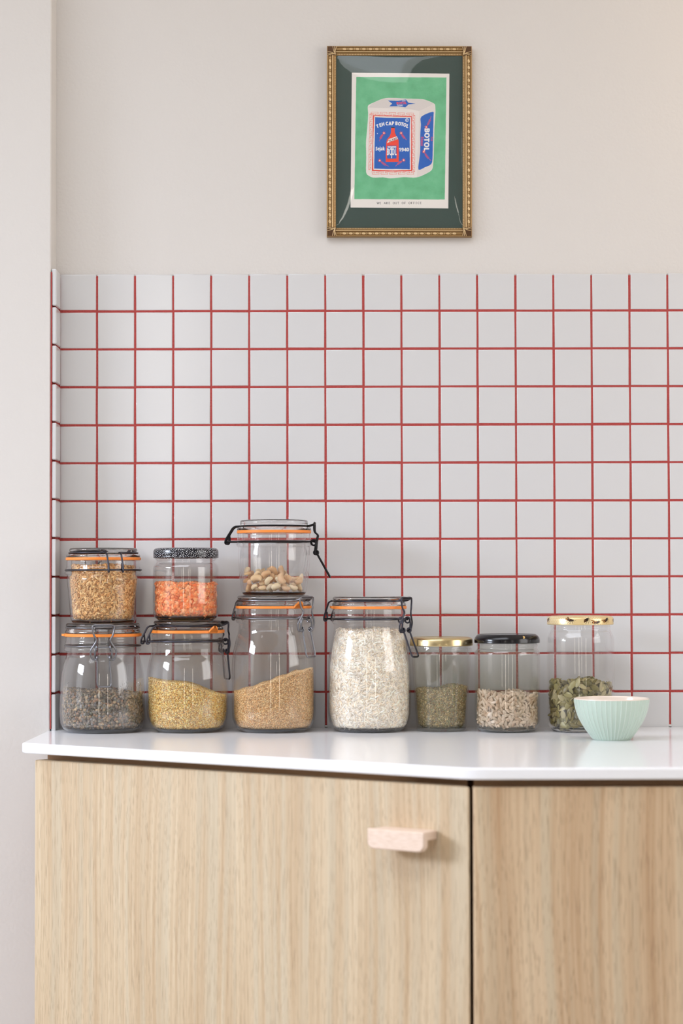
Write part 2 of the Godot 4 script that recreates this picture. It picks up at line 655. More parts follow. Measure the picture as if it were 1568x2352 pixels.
func worktop_and_cabinets() -> void:
	# white worktop: one slab with a diagonal front edge that runs back to the projecting wall
	var a := Vector2(-0.380, 0.254)
	var b := Vector2(0.1275, 0.613)
	var mb := MB.new()
	var poly := [Vector2(1.698, 0.0005), Vector2(1.698, 0.613), Vector2(0.150, 0.613), Vector2(0.1365, 0.6118), Vector2(0.124, 0.6065)]
	# rounded front left corner
	var u := (b - a).normalized()
	var ctr := a + u * 0.006 + Vector2(0.004, -0.001)
	poly.append(a + u * 0.009)
	poly.append(a + u * 0.0035 + Vector2(0.0003, -0.0012))
	poly.append(a + Vector2(0.0006, -0.0045))
	poly.append(a + Vector2(0.0004, -0.010))
	poly.append(Vector2(-0.3770, 0.047))
	poly.append(Vector2(-0.3725, 0.0462))
	poly.append(Vector2(-0.3725, 0.0005))
	mb.slab(poly, COUNTER_Y - 0.0125, COUNTER_Y, 0.0024)
	tag(put("worktop", mb.mesh(), mats.quartz), "glossy white kitchen worktop with a slanting front edge under the jars", "worktop")

	var oak := StandardMaterial3D.new()
	oak.resource_name = "oak_veneer"
	oak.albedo_texture = wood_texture(11, srgb(213, 193, 162), srgb(185, 156, 121), srgb(199, 186, 161))
	oak.roughness = 0.48
	oak.uv1_scale = Vector3(1.55, 0.9, 1)
	var oak2: StandardMaterial3D = oak.duplicate()
	oak2.albedo_texture = wood_texture(37, srgb(222, 198, 165), srgb(188, 153, 117), srgb(203, 188, 161))
	oak2.uv1_scale = Vector3(1.1, 0.8, 1)

	var door_top := COUNTER_Y - 0.0125 - 0.0078
	var door_bottom := 0.12
	var p0 := Vector2(-0.3640, 0.2540)
	var p1 := Vector2(0.1329, 0.6070)
	var du := (p1 - p0).normalized()
	var dn := Vector2(-du.y, du.x)     # outward, towards the camera and to the left
	var basis := Basis(Vector3(du.x, 0, du.y), Vector3.UP, Vector3(dn.x, 0, dn.y))
	# corner cabinet: carcass + diagonal door + pull
	var cab := root_of("corner_cabinet", Vector3(p0.x, 0, p0.y), 0.0)
	tag(cab, "light oak corner cabinet with a slanted door and wooden pull", "cabinet")
	mb = MB.new()
	var q0 := p0 - dn * 0.0225
	var q1 := p1 - dn * 0.0225
	var xr := p1.x - 0.001
	var body := [Vector2(xr, 0.004), Vector2(xr, q1.y - du.y / du.x * (q1.x - xr)), Vector2(q0.x, q0.y), Vector2(q0.x, 0.047)]
	for k in body.size():
		body[k] = body[k] - p0
	mb.slab(body, 0.10, COUNTER_Y - 0.0128, 0.0005)
	put("carcass", mb.mesh(), mats.carcass, cab)
	mb = MB.new()
	var pl := []
	for k in body.size():
		pl.append(body[k])
	pl[1] = body[1] - Vector2(0, 0.049)
	pl[2] = body[2] - Vector2(0, 0.049)
	mb.slab(pl, 0.0, 0.0995, 0.0005)
	put("plinth", mb.mesh(), mats.carcass, cab)
	mb = MB.new()
	var gap := 0.0012
	var dl := p0.distance_to(p1) - gap
	var dh := door_top - door_bottom
	mb.box(Vector3(dl, dh, 0.0195), Transform3D.IDENTITY, 0.0012, 1.0)
	for k in mb.v.size():
		if mb.v[k].x > dl / 2 - 0.004 and mb.v[k].z < 0.0:
			mb.v[k].x -= 0.0146   # mitred against the neighbouring front
	var door := put("door", mb.mesh(), oak, cab)
	door.transform = Transform3D(basis, Vector3(du.x, 0, du.y) * dl / 2 - Vector3(dn.x, 0, dn.y) * 0.00975 + Vector3(0, (door_top + door_bottom) / 2, 0))
	var pull := put("handle", pull_mesh(), mats.pull_wood, door)
	tag(pull, "pale wooden pull with rounded lower corners")
	pull.position = Vector3(0.536 - dl / 2, 0.8545 - (door_top + door_bottom) / 2, 0.00975)

	# straight cabinet to the right
	var cab2 := root_of("base_cabinet", Vector3(p1.x, 0, p1.y))
	tag(cab2, "oak base cabinet with a plain flat front at the lower right", "cabinet")
	mb = MB.new()
	mb.box(Vector3(0.60, COUNTER_Y - 0.0128 - 0.10, 0.575), Transform3D(Basis.IDENTITY, Vector3(0.306, (COUNTER_Y - 0.0128 + 0.10) / 2, -0.0225 - 0.2875)), 0.0005)
	put("carcass", mb.mesh(), mats.carcass, cab2)
	mb = MB.new()
	mb.box(Vector3(0.60, 0.0995, 0.52), Transform3D(Basis.IDENTITY, Vector3(0.306, 0.04975, -0.34)), 0.0005)
	put("plinth", mb.mesh(), mats.carcass, cab2)
	mb = MB.new()
	mb.box(Vector3(0.597, dh, 0.0195), Transform3D.IDENTITY, 0.0012, 1.0)
	put("door", mb.mesh(), oak2, cab2, Vector3(0.0035 + 0.2985, (door_top + door_bottom) / 2, -0.00975))


func pull_mesh() -> ArrayMesh:
	# an L-shaped grip: a shelf that stands out from the door and a front plate that hangs from it
	var mb := MB.new()
	var half := 0.0355
	# front plate outline (x, y), rounded lower corners
	var top := 0.0
	var low := -0.0206
	var r := 0.0075
	var outline := [Vector2(-half, top), Vector2(half, top)]
	outline.reverse()
	outline = [Vector2(half, top)]
	outline.append(Vector2(-half, top))
	for k in 6:
		var a := PI + PI / 2 * k / 5
		outline.append(Vector2(-half + r + cos(a) * r, low + r + sin(a) * r))
	for k in 6:
		var a := PI * 1.5 + PI / 2 * k / 5
		outline.append(Vector2(half - r + cos(a) * r, low + r + sin(a) * r))
	var z0 := 0.0215
	var z1 := 0.0285
	var bev := 0.0012
	var rings := [[0.0, z0], [0.0, z1 - bev], [bev, z1]]
	var cnt := outline.size()
	var cen := Vector2(0, (top + low) / 2)
	for e in 2:
		var pts := []
		for p in outline:
			var q: Vector2 = p if e == 0 else cen + (p - cen) * Vector2(1.0 - bev / half, 1.0 - bev / 0.011)
			pts.append(Vector3(q.x, q.y, z0 if e == 0 else z1))
		if e == 0:
			pts.reverse()
		var uvs := []
		for p in pts:
			uvs.append(Vector2(p.x, p.y) * 10.0)
		mb.face(pts, Vector3(0, 0, -1 if e == 0 else 1), uvs)
	for ri in 2:
		for k in cnt:
			var p: Vector2 = outline[k]
			var q: Vector2 = outline[(k + 1) % cnt]
			var d := (q - p).normalized()
			var nn := Vector3(d.y, -d.x, 0.0 if ri == 0 else 0.8).normalized()
			var i0: Vector2 = p if ri == 0 else cen + (p - cen) * Vector2(1.0 - bev / half, 1.0 - bev / 0.011)
			var i1: Vector2 = q if ri == 0 else cen + (q - cen) * Vector2(1.0 - bev / half, 1.0 - bev / 0.011)
			mb.face([Vector3(p.x, p.y, rings[ri][1]), Vector3(q.x, q.y, rings[ri][1]), Vector3(i1.x, i1.y, rings[ri + 1][1]), Vector3(i0.x, i0.y, rings[ri + 1][1])], nn)
	# shelf, tapering a little towards the door
	mb.box(Vector3(half * 2 - 0.004, 0.009, 0.0216), Transform3D(Basis.IDENTITY, Vector3(0, -0.0047, 0.0108)), 0.0008)
	return mb.mesh()


# ---------------------------------------------------------------- flat print: a small drawing surface
class Canvas:
	var img: Image
	var font: SystemFont
	var fontb: SystemFont
	var mapping: Callable
	var cache := {}

	func _init(w: int, h: int, bg: Color) -> void:
		img = Image.create(w, h, false, Image.FORMAT_RGB8)
		img.fill(bg)
		font = SystemFont.new()
		font.font_names = PackedStringArray(["Droid Sans"])
		fontb = SystemFont.new()
		fontb.font_names = PackedStringArray(["Droid Sans"])
		fontb.font_weight = 700

	func tri(a: Vector2, b: Vector2, c: Vector2, col: Color) -> void:
		var y0 := maxi(0, int(ceil(minf(a.y, minf(b.y, c.y)) - 0.5)))
		var y1 := mini(img.get_height() - 1, int(floor(maxf(a.y, maxf(b.y, c.y)) - 0.5)))
		for y in range(y0, y1 + 1):
			var yy := y + 0.5
			var lo := 1e9
			var hi := -1e9
			for e in [[a, b], [b, c], [c, a]]:
				var p: Vector2 = e[0]
				var q: Vector2 = e[1]
				if (p.y <= yy and q.y > yy) or (q.y <= yy and p.y > yy):
					var x := p.x + (q.x - p.x) * (yy - p.y) / (q.y - p.y)
					lo = minf(lo, x)
					hi = maxf(hi, x)
			if hi >= lo:
				var x0 := int(ceil(lo - 0.5))
				var x1 := int(floor(hi - 0.5))
				if x1 >= x0:
					img.fill_rect(Rect2i(x0, y, x1 - x0 + 1, 1), col)

	func poly(pts: Array, col: Color) -> void:
		var flat := PackedVector2Array()
		for p in pts:
			flat.append(mapping.call(p))
		var t := Geometry2D.triangulate_polygon(flat)
		for k in range(0, t.size(), 3):
			tri(flat[t[k]], flat[t[k + 1]], flat[t[k + 2]], col)

	func disc(c: Vector2, r: float, col: Color) -> void:
		var pts := []
		for k in 20:
			pts.append(c + Vector2(cos(TAU * k / 20), sin(TAU * k / 20)) * r)
		poly(pts, col)

	func stroke(pts: Array, width: float, col: Color) -> void:
		for k in pts.size() - 1:
			var a: Vector2 = pts[k]
			var b: Vector2 = pts[k + 1]
			var d := (b - a).normalized() * width * 0.5
			var n := Vector2(-d.y, d.x)
			poly([a + n - d * 0.6, b + n + d * 0.6, b - n + d * 0.6, a - n - d * 0.6], col)

	func text(c: Vector2, height: float, s: String, col: Color, turn := 0.0, stretch := 1.0, bold := true, fat := 0.0) -> void:
		var key := s + str(bold)
		if not cache.has(key):
			var tm := TextMesh.new()
			tm.text = s
			tm.font = fontb if bold else font
			tm.font_size = 64
			tm.pixel_size = 0.01
			tm.depth = 0.0
			tm.curve_step = 1.0
			cache[key] = tm.get_mesh_arrays()
		var arr: Array = cache[key]
		var vv: PackedVector3Array = arr[Mesh.ARRAY_VERTEX]
		var ii: PackedInt32Array = arr[Mesh.ARRAY_INDEX]
		if vv.is_empty():
			return
		var lo := Vector2(1e9, 1e9)
		var hi := Vector2(-1e9, -1e9)
		for p in vv:
			lo = lo.min(Vector2(p.x, p.y))
			hi = hi.max(Vector2(p.x, p.y))
		var k := height / maxf(hi.y - lo.y, 0.001)
		var mid := (lo + hi) * 0.5
		var offs := [Vector2.ZERO]
		if fat > 0.0:
			offs = [Vector2(fat, 0), Vector2(-fat, 0), Vector2(0, fat), Vector2(0, -fat)]
		for o in offs:
			for t in range(0, ii.size(), 3):
				var q := []
				for j in 3:
					var p := vv[ii[t + j]]
					var w := Vector2((p.x - mid.x) * k * stretch, -(p.y - mid.y) * k)
					q.append(mapping.call(c + o + w.rotated(turn)))
				tri(q[0], q[1], q[2], col)


func print_texture() -> ImageTexture:
	var cv := Canvas.new(900, 1250, srgb(232, 225, 218))
	# reading frame: the sheet as it hangs, in quarter millimetres or so
	var whole := func(p: Vector2) -> Vector2:
		var u := (p.x - 297.0) / 975.0
		var w := 0.0
		for k in 3:
			w = (p.y - 325.0 - 13.0 * u) / 1353.0
			u = (p.x - 297.0 + 9.0 * w) / 975.0
		return Vector2(u * 900.0, w * 1250.0)
	var close := func(p: Vector2) -> Vector2:
		return whole.call(p * 0.52778 + Vector2(392.0, 479.1))
	var green := srgb(98, 184, 132)
	var paper := srgb(230, 221, 215)
	var red := srgb(238, 62, 38)
	var blue := srgb(0, 90, 182)
	var pink := srgb(228, 118, 102)
	var rose := srgb(222, 70, 92)
	var white := srgb(236, 232, 228)
	cv.mapping = whole
	cv.poly([Vector2(341, 368), Vector2(1243, 376), Vector2(1228, 1602), Vector2(325, 1595)], green)
	# riso grain in the green
	var soft := FastNoiseLite.new()
	soft.seed = 5
	soft.frequency = 0.006
	for y in 1250:
		for x in 900:
			if cv.img.get_pixel(x, y).is_equal_approx(Color8(98, 184, 132)):
				var r := rng.randf_range(-0.10, 0.12) + soft.get_noise_2d(x, y) * 0.12
				cv.img.set_pixel(x, y, green.lightened(r) if r > 0 else green.darkened(-r))
	cv.mapping = close
	cv.poly(spline([Vector2(122, 372), Vector2(140, 325), Vector2(210, 288), Vector2(420, 202), Vector2(600, 190), Vector2(860, 205), Vector2(1130, 215), Vector2(1250, 242), Vector2(1375, 300), Vector2(1400, 350), Vector2(1402, 520), Vector2(1385, 800), Vector2(1376, 1200), Vector2(1364, 1440), Vector2(1338, 1560), Vector2(1240, 1630), Vector2(1050, 1705), Vector2(800, 1700), Vector2(560, 1722), Vector2(420, 1702), Vector2(230, 1705), Vector2(135, 1665), Vector2(100, 1620), Vector2(92, 1540), Vector2(96, 1300), Vector2(90, 1050), Vector2(110, 800), Vector2(130, 520)], 4, true), paper)
	cv.poly([Vector2(126, 372), Vector2(215, 288), Vector2(420, 206), Vector2(600, 196), Vector2(860, 211), Vector2(1130, 220), Vector2(1250, 248), Vector2(1378, 306), Vector2(1250, 372), Vector2(1100, 445), Vector2(960, 412), Vector2(760, 388), Vector2(480, 384), Vector2(240, 378)], srgb(214, 205, 200))
	cv.poly([Vector2(1100, 450), Vector2(1378, 312), Vector2(1398, 430), Vector2(1382, 800), Vector2(1372, 1200), Vector2(1360, 1440), Vector2(1336, 1556), Vector2(1240, 1624), Vector2(1060, 1700), Vector2(1062, 1300), Vector2(1085, 900)], srgb(222, 212, 206))
	cv.poly([Vector2(505, 238), Vector2(690, 248), Vector2(845, 222), Vector2(895, 285), Vector2(1025, 300), Vector2(895, 315), Vector2(835, 372), Vector2(700, 350), Vector2(530, 352), Vector2(585, 300)], blue)
	cv.text(Vector2(805, 245), 26, "CAP", white, -0.05, 1.1)
	cv.text(Vector2(762, 288), 44, "BOTOL", rose, -0.04, 1.0, true, 2.0)
	cv.text(Vector2(732, 331), 28, "SLAWI", white, 0.08, 1.0)
	# red frame round the label
	cv.poly([Vector2(222, 518), Vector2(600, 530), Vector2(958, 540), Vector2(966, 1100), Vector2(968, 1586), Vector2(600, 1590), Vector2(204, 1582), Vector2(214, 1050)], srgb(226, 66, 48))
	cv.poly([Vector2(246, 536), Vector2(600, 546), Vector2(944, 556), Vector2(946, 1100), Vector2(942, 1562), Vector2(600, 1572), Vector2(232, 1556), Vector2(226, 1050)], paper)
	cv.poly([Vector2(262, 555), Vector2(480, 570), Vector2(922, 575), Vector2(918, 1000), Vector2(923, 1552), Vector2(700, 1545), Vector2(500, 1545), Vector2(246, 1535), Vector2(256, 1000)], blue)
	# key-pattern border
	for k in 5:
		var x := 188.0 + k * 168.5
		var y := 460.0 + k * 5.0
		var s := [Vector2(0, 0), Vector2(130, 2), Vector2(130, 32), Vector2(78, 32), Vector2(78, 52), Vector2(150, 54)]
		var s2 := [Vector2(0, 0), Vector2(0, 26), Vector2(54, 26), Vector2(54, 48), Vector2(-20, 46)]
		for list in [s, s2]:
			var pts := []
			for p in list:
				pts.append(p + Vector2(x, y))
			cv.stroke(pts, 7.0, pink)
		var b := [Vector2(0, 44), Vector2(128, 44), Vector2(128, 14), Vector2(80, 14), Vector2(80, -6), Vector2(150, -6)]
		var b2 := [Vector2(0, 44), Vector2(0, 16), Vector2(52, 16), Vector2(52, -4), Vector2(-18, -4)]
		for list in [b, b2]:
			var pts := []
			for p in list:
				pts.append(p + Vector2(212 + k * 164.0, 1602))
			cv.stroke(pts, 7.0, pink)
	for k in 7:
		var y := 492.0 + k * 154.0
		var lx := 162.0 - k * 3.2
		for list in [[Vector2(44, 0), Vector2(0, 0), Vector2(0, 70), Vector2(24, 70), Vector2(24, 30), Vector2(44, 30), Vector2(44, 118)], [Vector2(0, 76), Vector2(0, 140), Vector2(24, 140), Vector2(24, 100), Vector2(44, 100)]]:
			var pts := []
			var ptr := []
			for p in list:
				pts.append(p + Vector2(lx, y))
				ptr.append(Vector2(44 - p.x, p.y + 30) + Vector2(972, y))
			cv.stroke(pts, 7.0, pink)
			cv.stroke(ptr, 7.0, pink)
	# arched heading
	var heading := "TEHCAPBOTOL"
	var places := [[308, 728, -0.36], [363, 706, -0.24], [413, 690, -0.18], [487, 680, -0.10], [545, 678, -0.03], [601, 672, 0.0], [668, 676, 0.02], [726, 684, 0.1], [777, 692, 0.14], [826, 705, 0.25], [877, 730, 0.33]]
	for k in heading.length():
		cv.text(Vector2(places[k][0], places[k][1]), 64, heading[k], white, places[k][2], 0.92, true, 3.0)
	# round marks
	for m in [[Vector2(866, 616), 33.0, "C", 0.0], [Vector2(1157, 1437), 34.0, "P", 0.4]]:
		cv.disc(m[0], m[1], white)
		cv.disc(m[0], m[1] - 9, blue)
		cv.text(m[0], 30, m[2], white, m[3], 1.0, true, 1.5)
	# bottle
	cv.poly([Vector2(567, 762), Vector2(633, 762), Vector2(636, 850), Vector2(660, 905), Vector2(695, 955), Vector2(711, 1010), Vector2(713, 1410), Vector2(464, 1410), Vector2(472, 1050), Vector2(486, 985), Vector2(535, 925), Vector2(562, 860)], red)
	cv.poly([Vector2(572, 746), Vector2(630, 746), Vector2(634, 765), Vector2(566, 765)], srgb(40, 26, 40))
	cv.poly([Vector2(520, 975), Vector2(674, 922), Vector2(694, 976), Vector2(488, 1052)], white)
	cv.text(Vector2(598, 987), 42, "SLAWI", srgb(120, 40, 50), -0.32, 1.0, false, 1.5)
	cv.poly([Vector2(490, 1102), Vector2(668, 1100), Vector2(670, 1346), Vector2(492, 1346)], blue)
	cv.poly([Vector2(500, 1114), Vector2(662, 1114), Vector2(662, 1136), Vector2(500, 1136)], white)
	cv.poly([Vector2(571, 1120), Vector2(588, 1120), Vector2(584, 1338), Vector2(571, 1338)], white)
	cv.text(Vector2(535, 1215), 130, "BO", white, 0.0, 0.42, true, 2.0)
	cv.text(Vector2(625, 1215), 130, "OL", white, 0.0, 0.42, true, 2.0)
	cv.text(Vector2(361, 1165), 92, "Sejak", white, 0.0, 0.74, true, 2.0)
	cv.text(Vector2(809, 1175), 66, "1940", white, 0.0, 1.0, true, 2.0)
	cv.disc(Vector2(307, 868), 8, white)
	# flower sprigs
	sprig(cv, Vector2(430, 860), Vector2(345, 1012), rose, red)
	sprig(cv, Vector2(755, 860), Vector2(858, 990), rose, red)
	sprig(cv, Vector2(352, 1382), Vector2(520, 1492), rose, red)
	sprig(cv, Vector2(805, 1376), Vector2(652, 1490), rose, red)
	# right-hand face of the packet
	cv.poly(spline([Vector2(1135, 552), Vector2(1350, 458), Vector2(1369, 540), Vector2(1360, 900), Vector2(1352, 1300), Vector2(1328, 1450), Vector2(1210, 1512), Vector2(1086, 1558), Vector2(1098, 1380), Vector2(1118, 1200), Vector2(1118, 900), Vector2(1130, 700)], 3, true), blue)
	cv.text(Vector2(1243, 992), 92, "BOTOL", white, PI / 2 + 0.03, 1.1, true, 4.0)
	cv.text(Vector2(1335, 975), 46, "Cap", rose, PI / 2 + 0.05, 1.0)
	cv.text(Vector2(1155, 1020), 52, "Slawi", rose, PI / 2 + 0.05, 1.1)
	sprig(cv, Vector2(1230, 748), Vector2(1322, 545), rose, red)
	sprig(cv, Vector2(1186, 1216), Vector2(1322, 1388), rose, red)
	# caption
	cv.mapping = whole
	var caption := "WE ARE OUT OF OFFICE"
	var cx := 562.0
	for ch in caption:
		if ch != " ":
			cv.text(Vector2(cx, 1635), 21, ch, srgb(60, 58, 60), 0.0, 1.0, false, 0.5)
		cx += 22.4
	cv.img.generate_mipmaps()
	return ImageTexture.create_from_image(cv.img)


func sprig(cv: Canvas, at: Vector2, tip: Vector2, rose: Color, red: Color) -> void:
	var d := tip - at
	var n := Vector2(-d.y, d.x).normalized()
	var stem := []
	for k in 9:
		var t := k / 8.0
		stem.append(at + d * t + n * sin(t * PI) * 10.0)
	cv.stroke(stem, 8.0, rose)
	for k in 4:
		var p: Vector2 = stem[2 + k]
		for s in [-1.0, 1.0]:
			var e: Vector2 = p + d.normalized() * 6.0 + n * s * 24.0
			cv.poly([p, p.lerp(e, 0.5) + d.normalized() * 9.0, e + d.normalized() * 16.0, p.lerp(e, 0.6) - d.normalized() * 6.0], red)
	for k in 6:
		var a := TAU * k / 6 + 0.3
		var q := at + Vector2(cos(a), sin(a)) * 42.0
		var w := Vector2(-sin(a), cos(a)) * 13.0
		cv.poly([at - w, at + w, q], red)
	cv.disc(at, 13, Color(0.95, 0.88, 0.84))


# ---------------------------------------------------------------- framed print
func framed_print() -> void:
	var fw := 0.1908
	var fh := 0.2522
	var pic := root_of("framed_print", Vector3(0.0791, 1.6913, -0.0045))
	pic.rotation.z = -0.0033
	tag(pic, "small framed print of a tea packet on green in an ornate brass frame", "picture")
	var back := mat("frame_backing", srgb(92, 66, 42), 0.7)
	var ground := mat("frame_ground", srgb(156, 124, 80), 0.48, 0.55, {"uv1_triplanar": true, "uv1_scale": Vector3(60, 60, 60), "normal_enabled": true, "normal_scale": 0.4, "normal_texture": noise_tex(256, 0.05, 3, 21, true)})
	var gilt := mat("frame_gilt", srgb(216, 188, 144), 0.4, 0.75)
	var dark := mat("frame_dark", srgb(86, 58, 34), 0.45, 0.5)
	var x1 := fw / 2
	var y1 := fh / 2
	# rails: profile (distance from the outer edge, height), mitred
	var prof := mmp([0, 0, 0, 9.2, 0.4, 10.2, 1.3, 10.6, 1.9, 10.0, 2.2, 9.0, 3.2, 9.7, 4.6, 10.0, 5.8, 9.4, 6.2, 8.6, 6.6, 9.6, 7.4, 10.2, 8.4, 9.9, 9.0, 9.1, 9.3, 8.2, 10.3, 7.6, 11.2, 6.9, 12.0, 6.0, 12.0, 3.0])
	var bands := [0, 2, 5, 9, 14, 18]   # first profile segment of: side, lip, band, ogee, bead slope
	var dirs := [[Vector2(-1, 1), Vector2(1, 1), Vector2(0, -1)], [Vector2(1, 1), Vector2(1, -1), Vector2(-1, 0)], [Vector2(1, -1), Vector2(-1, -1), Vector2(0, 1)], [Vector2(-1, -1), Vector2(-1, 1), Vector2(1, 0)]]
	for side in 4:
		var a: Vector2 = dirs[side][0] * Vector2(x1, y1)
		var b: Vector2 = dirs[side][1] * Vector2(x1, y1)
		var inw: Vector2 = dirs[side][2]
		var along := (b - a).normalized()
		var rail := MB.new()
		for k in prof.size() - 1:
			var p: Vector2 = prof[k] * MM
			var q: Vector2 = prof[k + 1] * MM
			var d := (q - p).normalized()
			var nn := Vector3(inw.x * -d.y, inw.y * -d.y, d.x)
			var pa := a + inw * p.x + along * p.x
			var pb := b + inw * p.x - along * p.x
			var qa := a + inw * q.x + along * q.x
			var qb := b + inw * q.x - along * q.x
			rail.face([Vector3(qa.x, qa.y, q.y), Vector3(qb.x, qb.y, q.y), Vector3(pb.x, pb.y, p.y), Vector3(pa.x, pa.y, p.y)], nn)
		put("frame_rail", rail.mesh(), ground, pic)
		# gilded relief: rosettes with darts between them on the band, beads on the inner slope, a bright ogee line
		var orn := MB.new()
		var beads := MB.new()
		var len := a.distance_to(b)
		var count := int((len - 0.030) / 0.0085)
		for k in count:
			var s := len / 2 + (k - (count - 1) / 2.0) * 0.0085
			var c2 := a + along * s + inw * 0.0041
			var bs := Basis(Vector3(along.x, along.y, 0), Vector3(-along.y, along.x, 0), Vector3(0, 0, 1))
			var dome := mmp([1.0, 0.0, 0.92, 0.28, 0.7, 0.42, 0.45, 0.30, 0.34, 0.5, 0.0, 0.62])
			var xf := Transform3D(bs * Basis(Vector3(0.0028, 0, 0), Vector3(0, 0, 0.0014), Vector3(0, 0.0017, 0)), Vector3(c2.x, c2.y, 0.0096))
			xf.basis = bs * Basis(Vector3(0.0027, 0, 0), Vector3(0, 0, 0.0013), Vector3(0, -0.00165, 0))
			orn.lathe(dome, 10, xf, 20.0)
			for sg in [-1.0, 1.0]:
				var e := c2 + along * 0.00425
				var q0: Vector2 = e + inw * 0.0015 * sg + along * 0.0009 * 1.0
				var q1 := e - along * 0.0004
				orn.tube([Vector3(q0.x, q0.y, 0.0099), Vector3(q1.x, q1.y, 0.0102)], 0.00034, 5)
		var bc := int((len - 0.026) / 0.0021)
		for k in bc:
			var s := len / 2 + (k - (bc - 1) / 2.0) * 0.0021
			var c3 := a + along * s + inw * 0.0107
			var xf2 := Transform3D(Basis.from_scale(Vector3(0.00085, 0.00085, 0.0008)), Vector3(c3.x, c3.y, 0.0072))
			beads.lathe(mmp([0.0, -1.0, 0.8, -0.6, 1.0, 0.0, 0.8, 0.6, 0.0, 1.0]), 6, xf2, 60.0)
		var l0 := a + inw * 0.0076 + along * 0.0085
		var l1 := b + inw * 0.0076 - along * 0.0085
		beads.tube([Vector3(l0.x, l0.y, 0.0101), Vector3(l1.x, l1.y, 0.0101)], 0.00055, 8)
		tag(put("carved_ornament", orn.mesh(), gilt, pic), "", "", "", "stuff")
		tag(put("bead_trim", beads.mesh(), gilt, pic), "", "", "", "stuff")
		# corner leaf
		var leaf := MB.new()
		var oc := a
		var along2 := Vector2(-along.y, along.x) * -1.0   # inward direction of the neighbouring rail
		if along2.dot(inw) < 0:
			along2 = -along2
		var pad := [oc + (along + inw) * 0.0008, oc + along * 0.0125 + inw * 0.0008, oc + along * 0.0118 + inw * 0.0118, oc + along * 0.0008 + inw * 0.0125]
		var pts3 := []
		for p in pad:
			pts3.append(Vector3(p.x, p.y, 0.0106))
		if (pts3[1] - pts3[0]).cross(pts3[2] - pts3[0]).z < 0:
			pts3.reverse()
		leaf.face(pts3, Vector3(0, 0, 1))
		for k in 4:
			var pa: Vector3 = pts3[k]
			var pb: Vector3 = pts3[(k + 1) % 4]
			var dd := (pb - pa).normalized()
			leaf.face([Vector3(pa.x, pa.y, 0.0085), Vector3(pb.x, pb.y, 0.0085), pb, pa], Vector3(dd.y, -dd.x, 0))
		var pad_o := put("corner_leaf", leaf.mesh(), dark, pic)
		var ribs := MB.new()
		for f in [[12.4, 1.2, 5.0, 3.0], [10.2, 1.0, 3.4, 2.2], [7.6, 1.0, 2.4, 1.6], [1.0, 7.6, -2.4, 1.6], [1.0, 10.2, -3.4, 2.2], [1.2, 12.4, -5.0, 3.0]]:
			var s0 := Vector2(11.4, 11.4)
			var s2 := Vector2(f[0], f[1])
			var mid := s0.lerp(s2, 0.5) + Vector2(-f[2] * 0.22, f[2] * 0.22)
			var pp := []
			for q in [s0, mid, s2]:
				var w: Vector2 = oc + (along * q.x + inw * q.y) * MM
				pp.append(Vector3(w.x, w.y, 0.0108))
			ribs.tube(spline(pp, 5), 0.00042, 6)
		put("leaf_rib", ribs.mesh(), gilt, pad_o)
	# mat board, sheet, glass, back
	var mb := MB.new()
	mb.box(Vector3(fw - 0.004, fh - 0.004, 0.003), Transform3D(Basis.IDENTITY, Vector3(0, 0, 0.002)))
	put("backing_board", mb.mesh(), back, pic)
	mb = MB.new()
	mb.box(Vector3(fw - 0.018, fh - 0.018, 0.0012), Transform3D(Basis.IDENTITY, Vector3(0, 0, 0.0042)))
	put("mat_board", mb.mesh(), mat("green_card", srgb(38, 62, 54), 0.85, 0.0, {"uv1_triplanar": true, "uv1_scale": Vector3(40, 40, 40), "normal_enabled": true, "normal_scale": 0.25, "normal_texture": noise_tex(256, 0.2, 2, 31, true)}), pic)
	mb = MB.new()
	var sw := 0.1286 / 2
	var sh := 0.1786 / 2
	mb.box(Vector3(sw * 2, sh * 2, 0.0003), Transform3D.IDENTITY)
	var edge := put("sheet", mb.mesh(), mat("sheet_paper", srgb(232, 225, 218), 0.8), pic, Vector3(0.0010, 0.0018, 0.00498))
	edge.rotation.z = -0.0085
	mb = MB.new()
	mb.face([Vector3(-sw, -sh, 0.00017), Vector3(sw, -sh, 0.00017), Vector3(sw, sh, 0.00017), Vector3(-sw, sh, 0.00017)], Vector3(0, 0, 1), [Vector2(0, 1), Vector2(1, 1), Vector2(1, 0), Vector2(0, 0)])
	var ink := StandardMaterial3D.new()
	ink.resource_name = "printed_ink"
	ink.albedo_texture = print_texture()
	ink.roughness = 0.8
	put("printed_picture", mb.mesh(), ink, edge)
	# convex glass
	mb = MB.new()
	var gx := fw / 2 - 0.0115
	var gy := fh / 2 - 0.0115
	var nx := 28
	var ny := 36
	for j in ny + 1:
		for k in nx + 1:
			var u := -1.0 + 2.0 * k / nx
			var w := -1.0 + 2.0 * j / ny
			var bulge := func(a: float, b: float) -> float:
				return 0.0056 + 0.0062 * pow(maxf(0.0, (1.0 - a * a) * (1.0 - b * b)), 0.55)
			var e := 0.01
			var z: float = bulge.call(u, w)
			var zx: float = (bulge.call(minf(u + e, 1.0), w) - bulge.call(maxf(u - e, -1.0), w)) / (2 * e * gx)
			var zy: float = (bulge.call(u, minf(w + e, 1.0)) - bulge.call(u, maxf(w - e, -1.0))) / (2 * e * gy)
			mb.vert(Vector3(u * gx, w * gy, z), Vector3(-zx, -zy, 1).normalized())
	for j in ny:
		for k in nx:
			var a := j * (nx + 1) + k
			mb.quad(a, a + 1, a + nx + 2, a + nx + 1)
	put("glass_pane", mb.mesh(), mats.pane, pic)


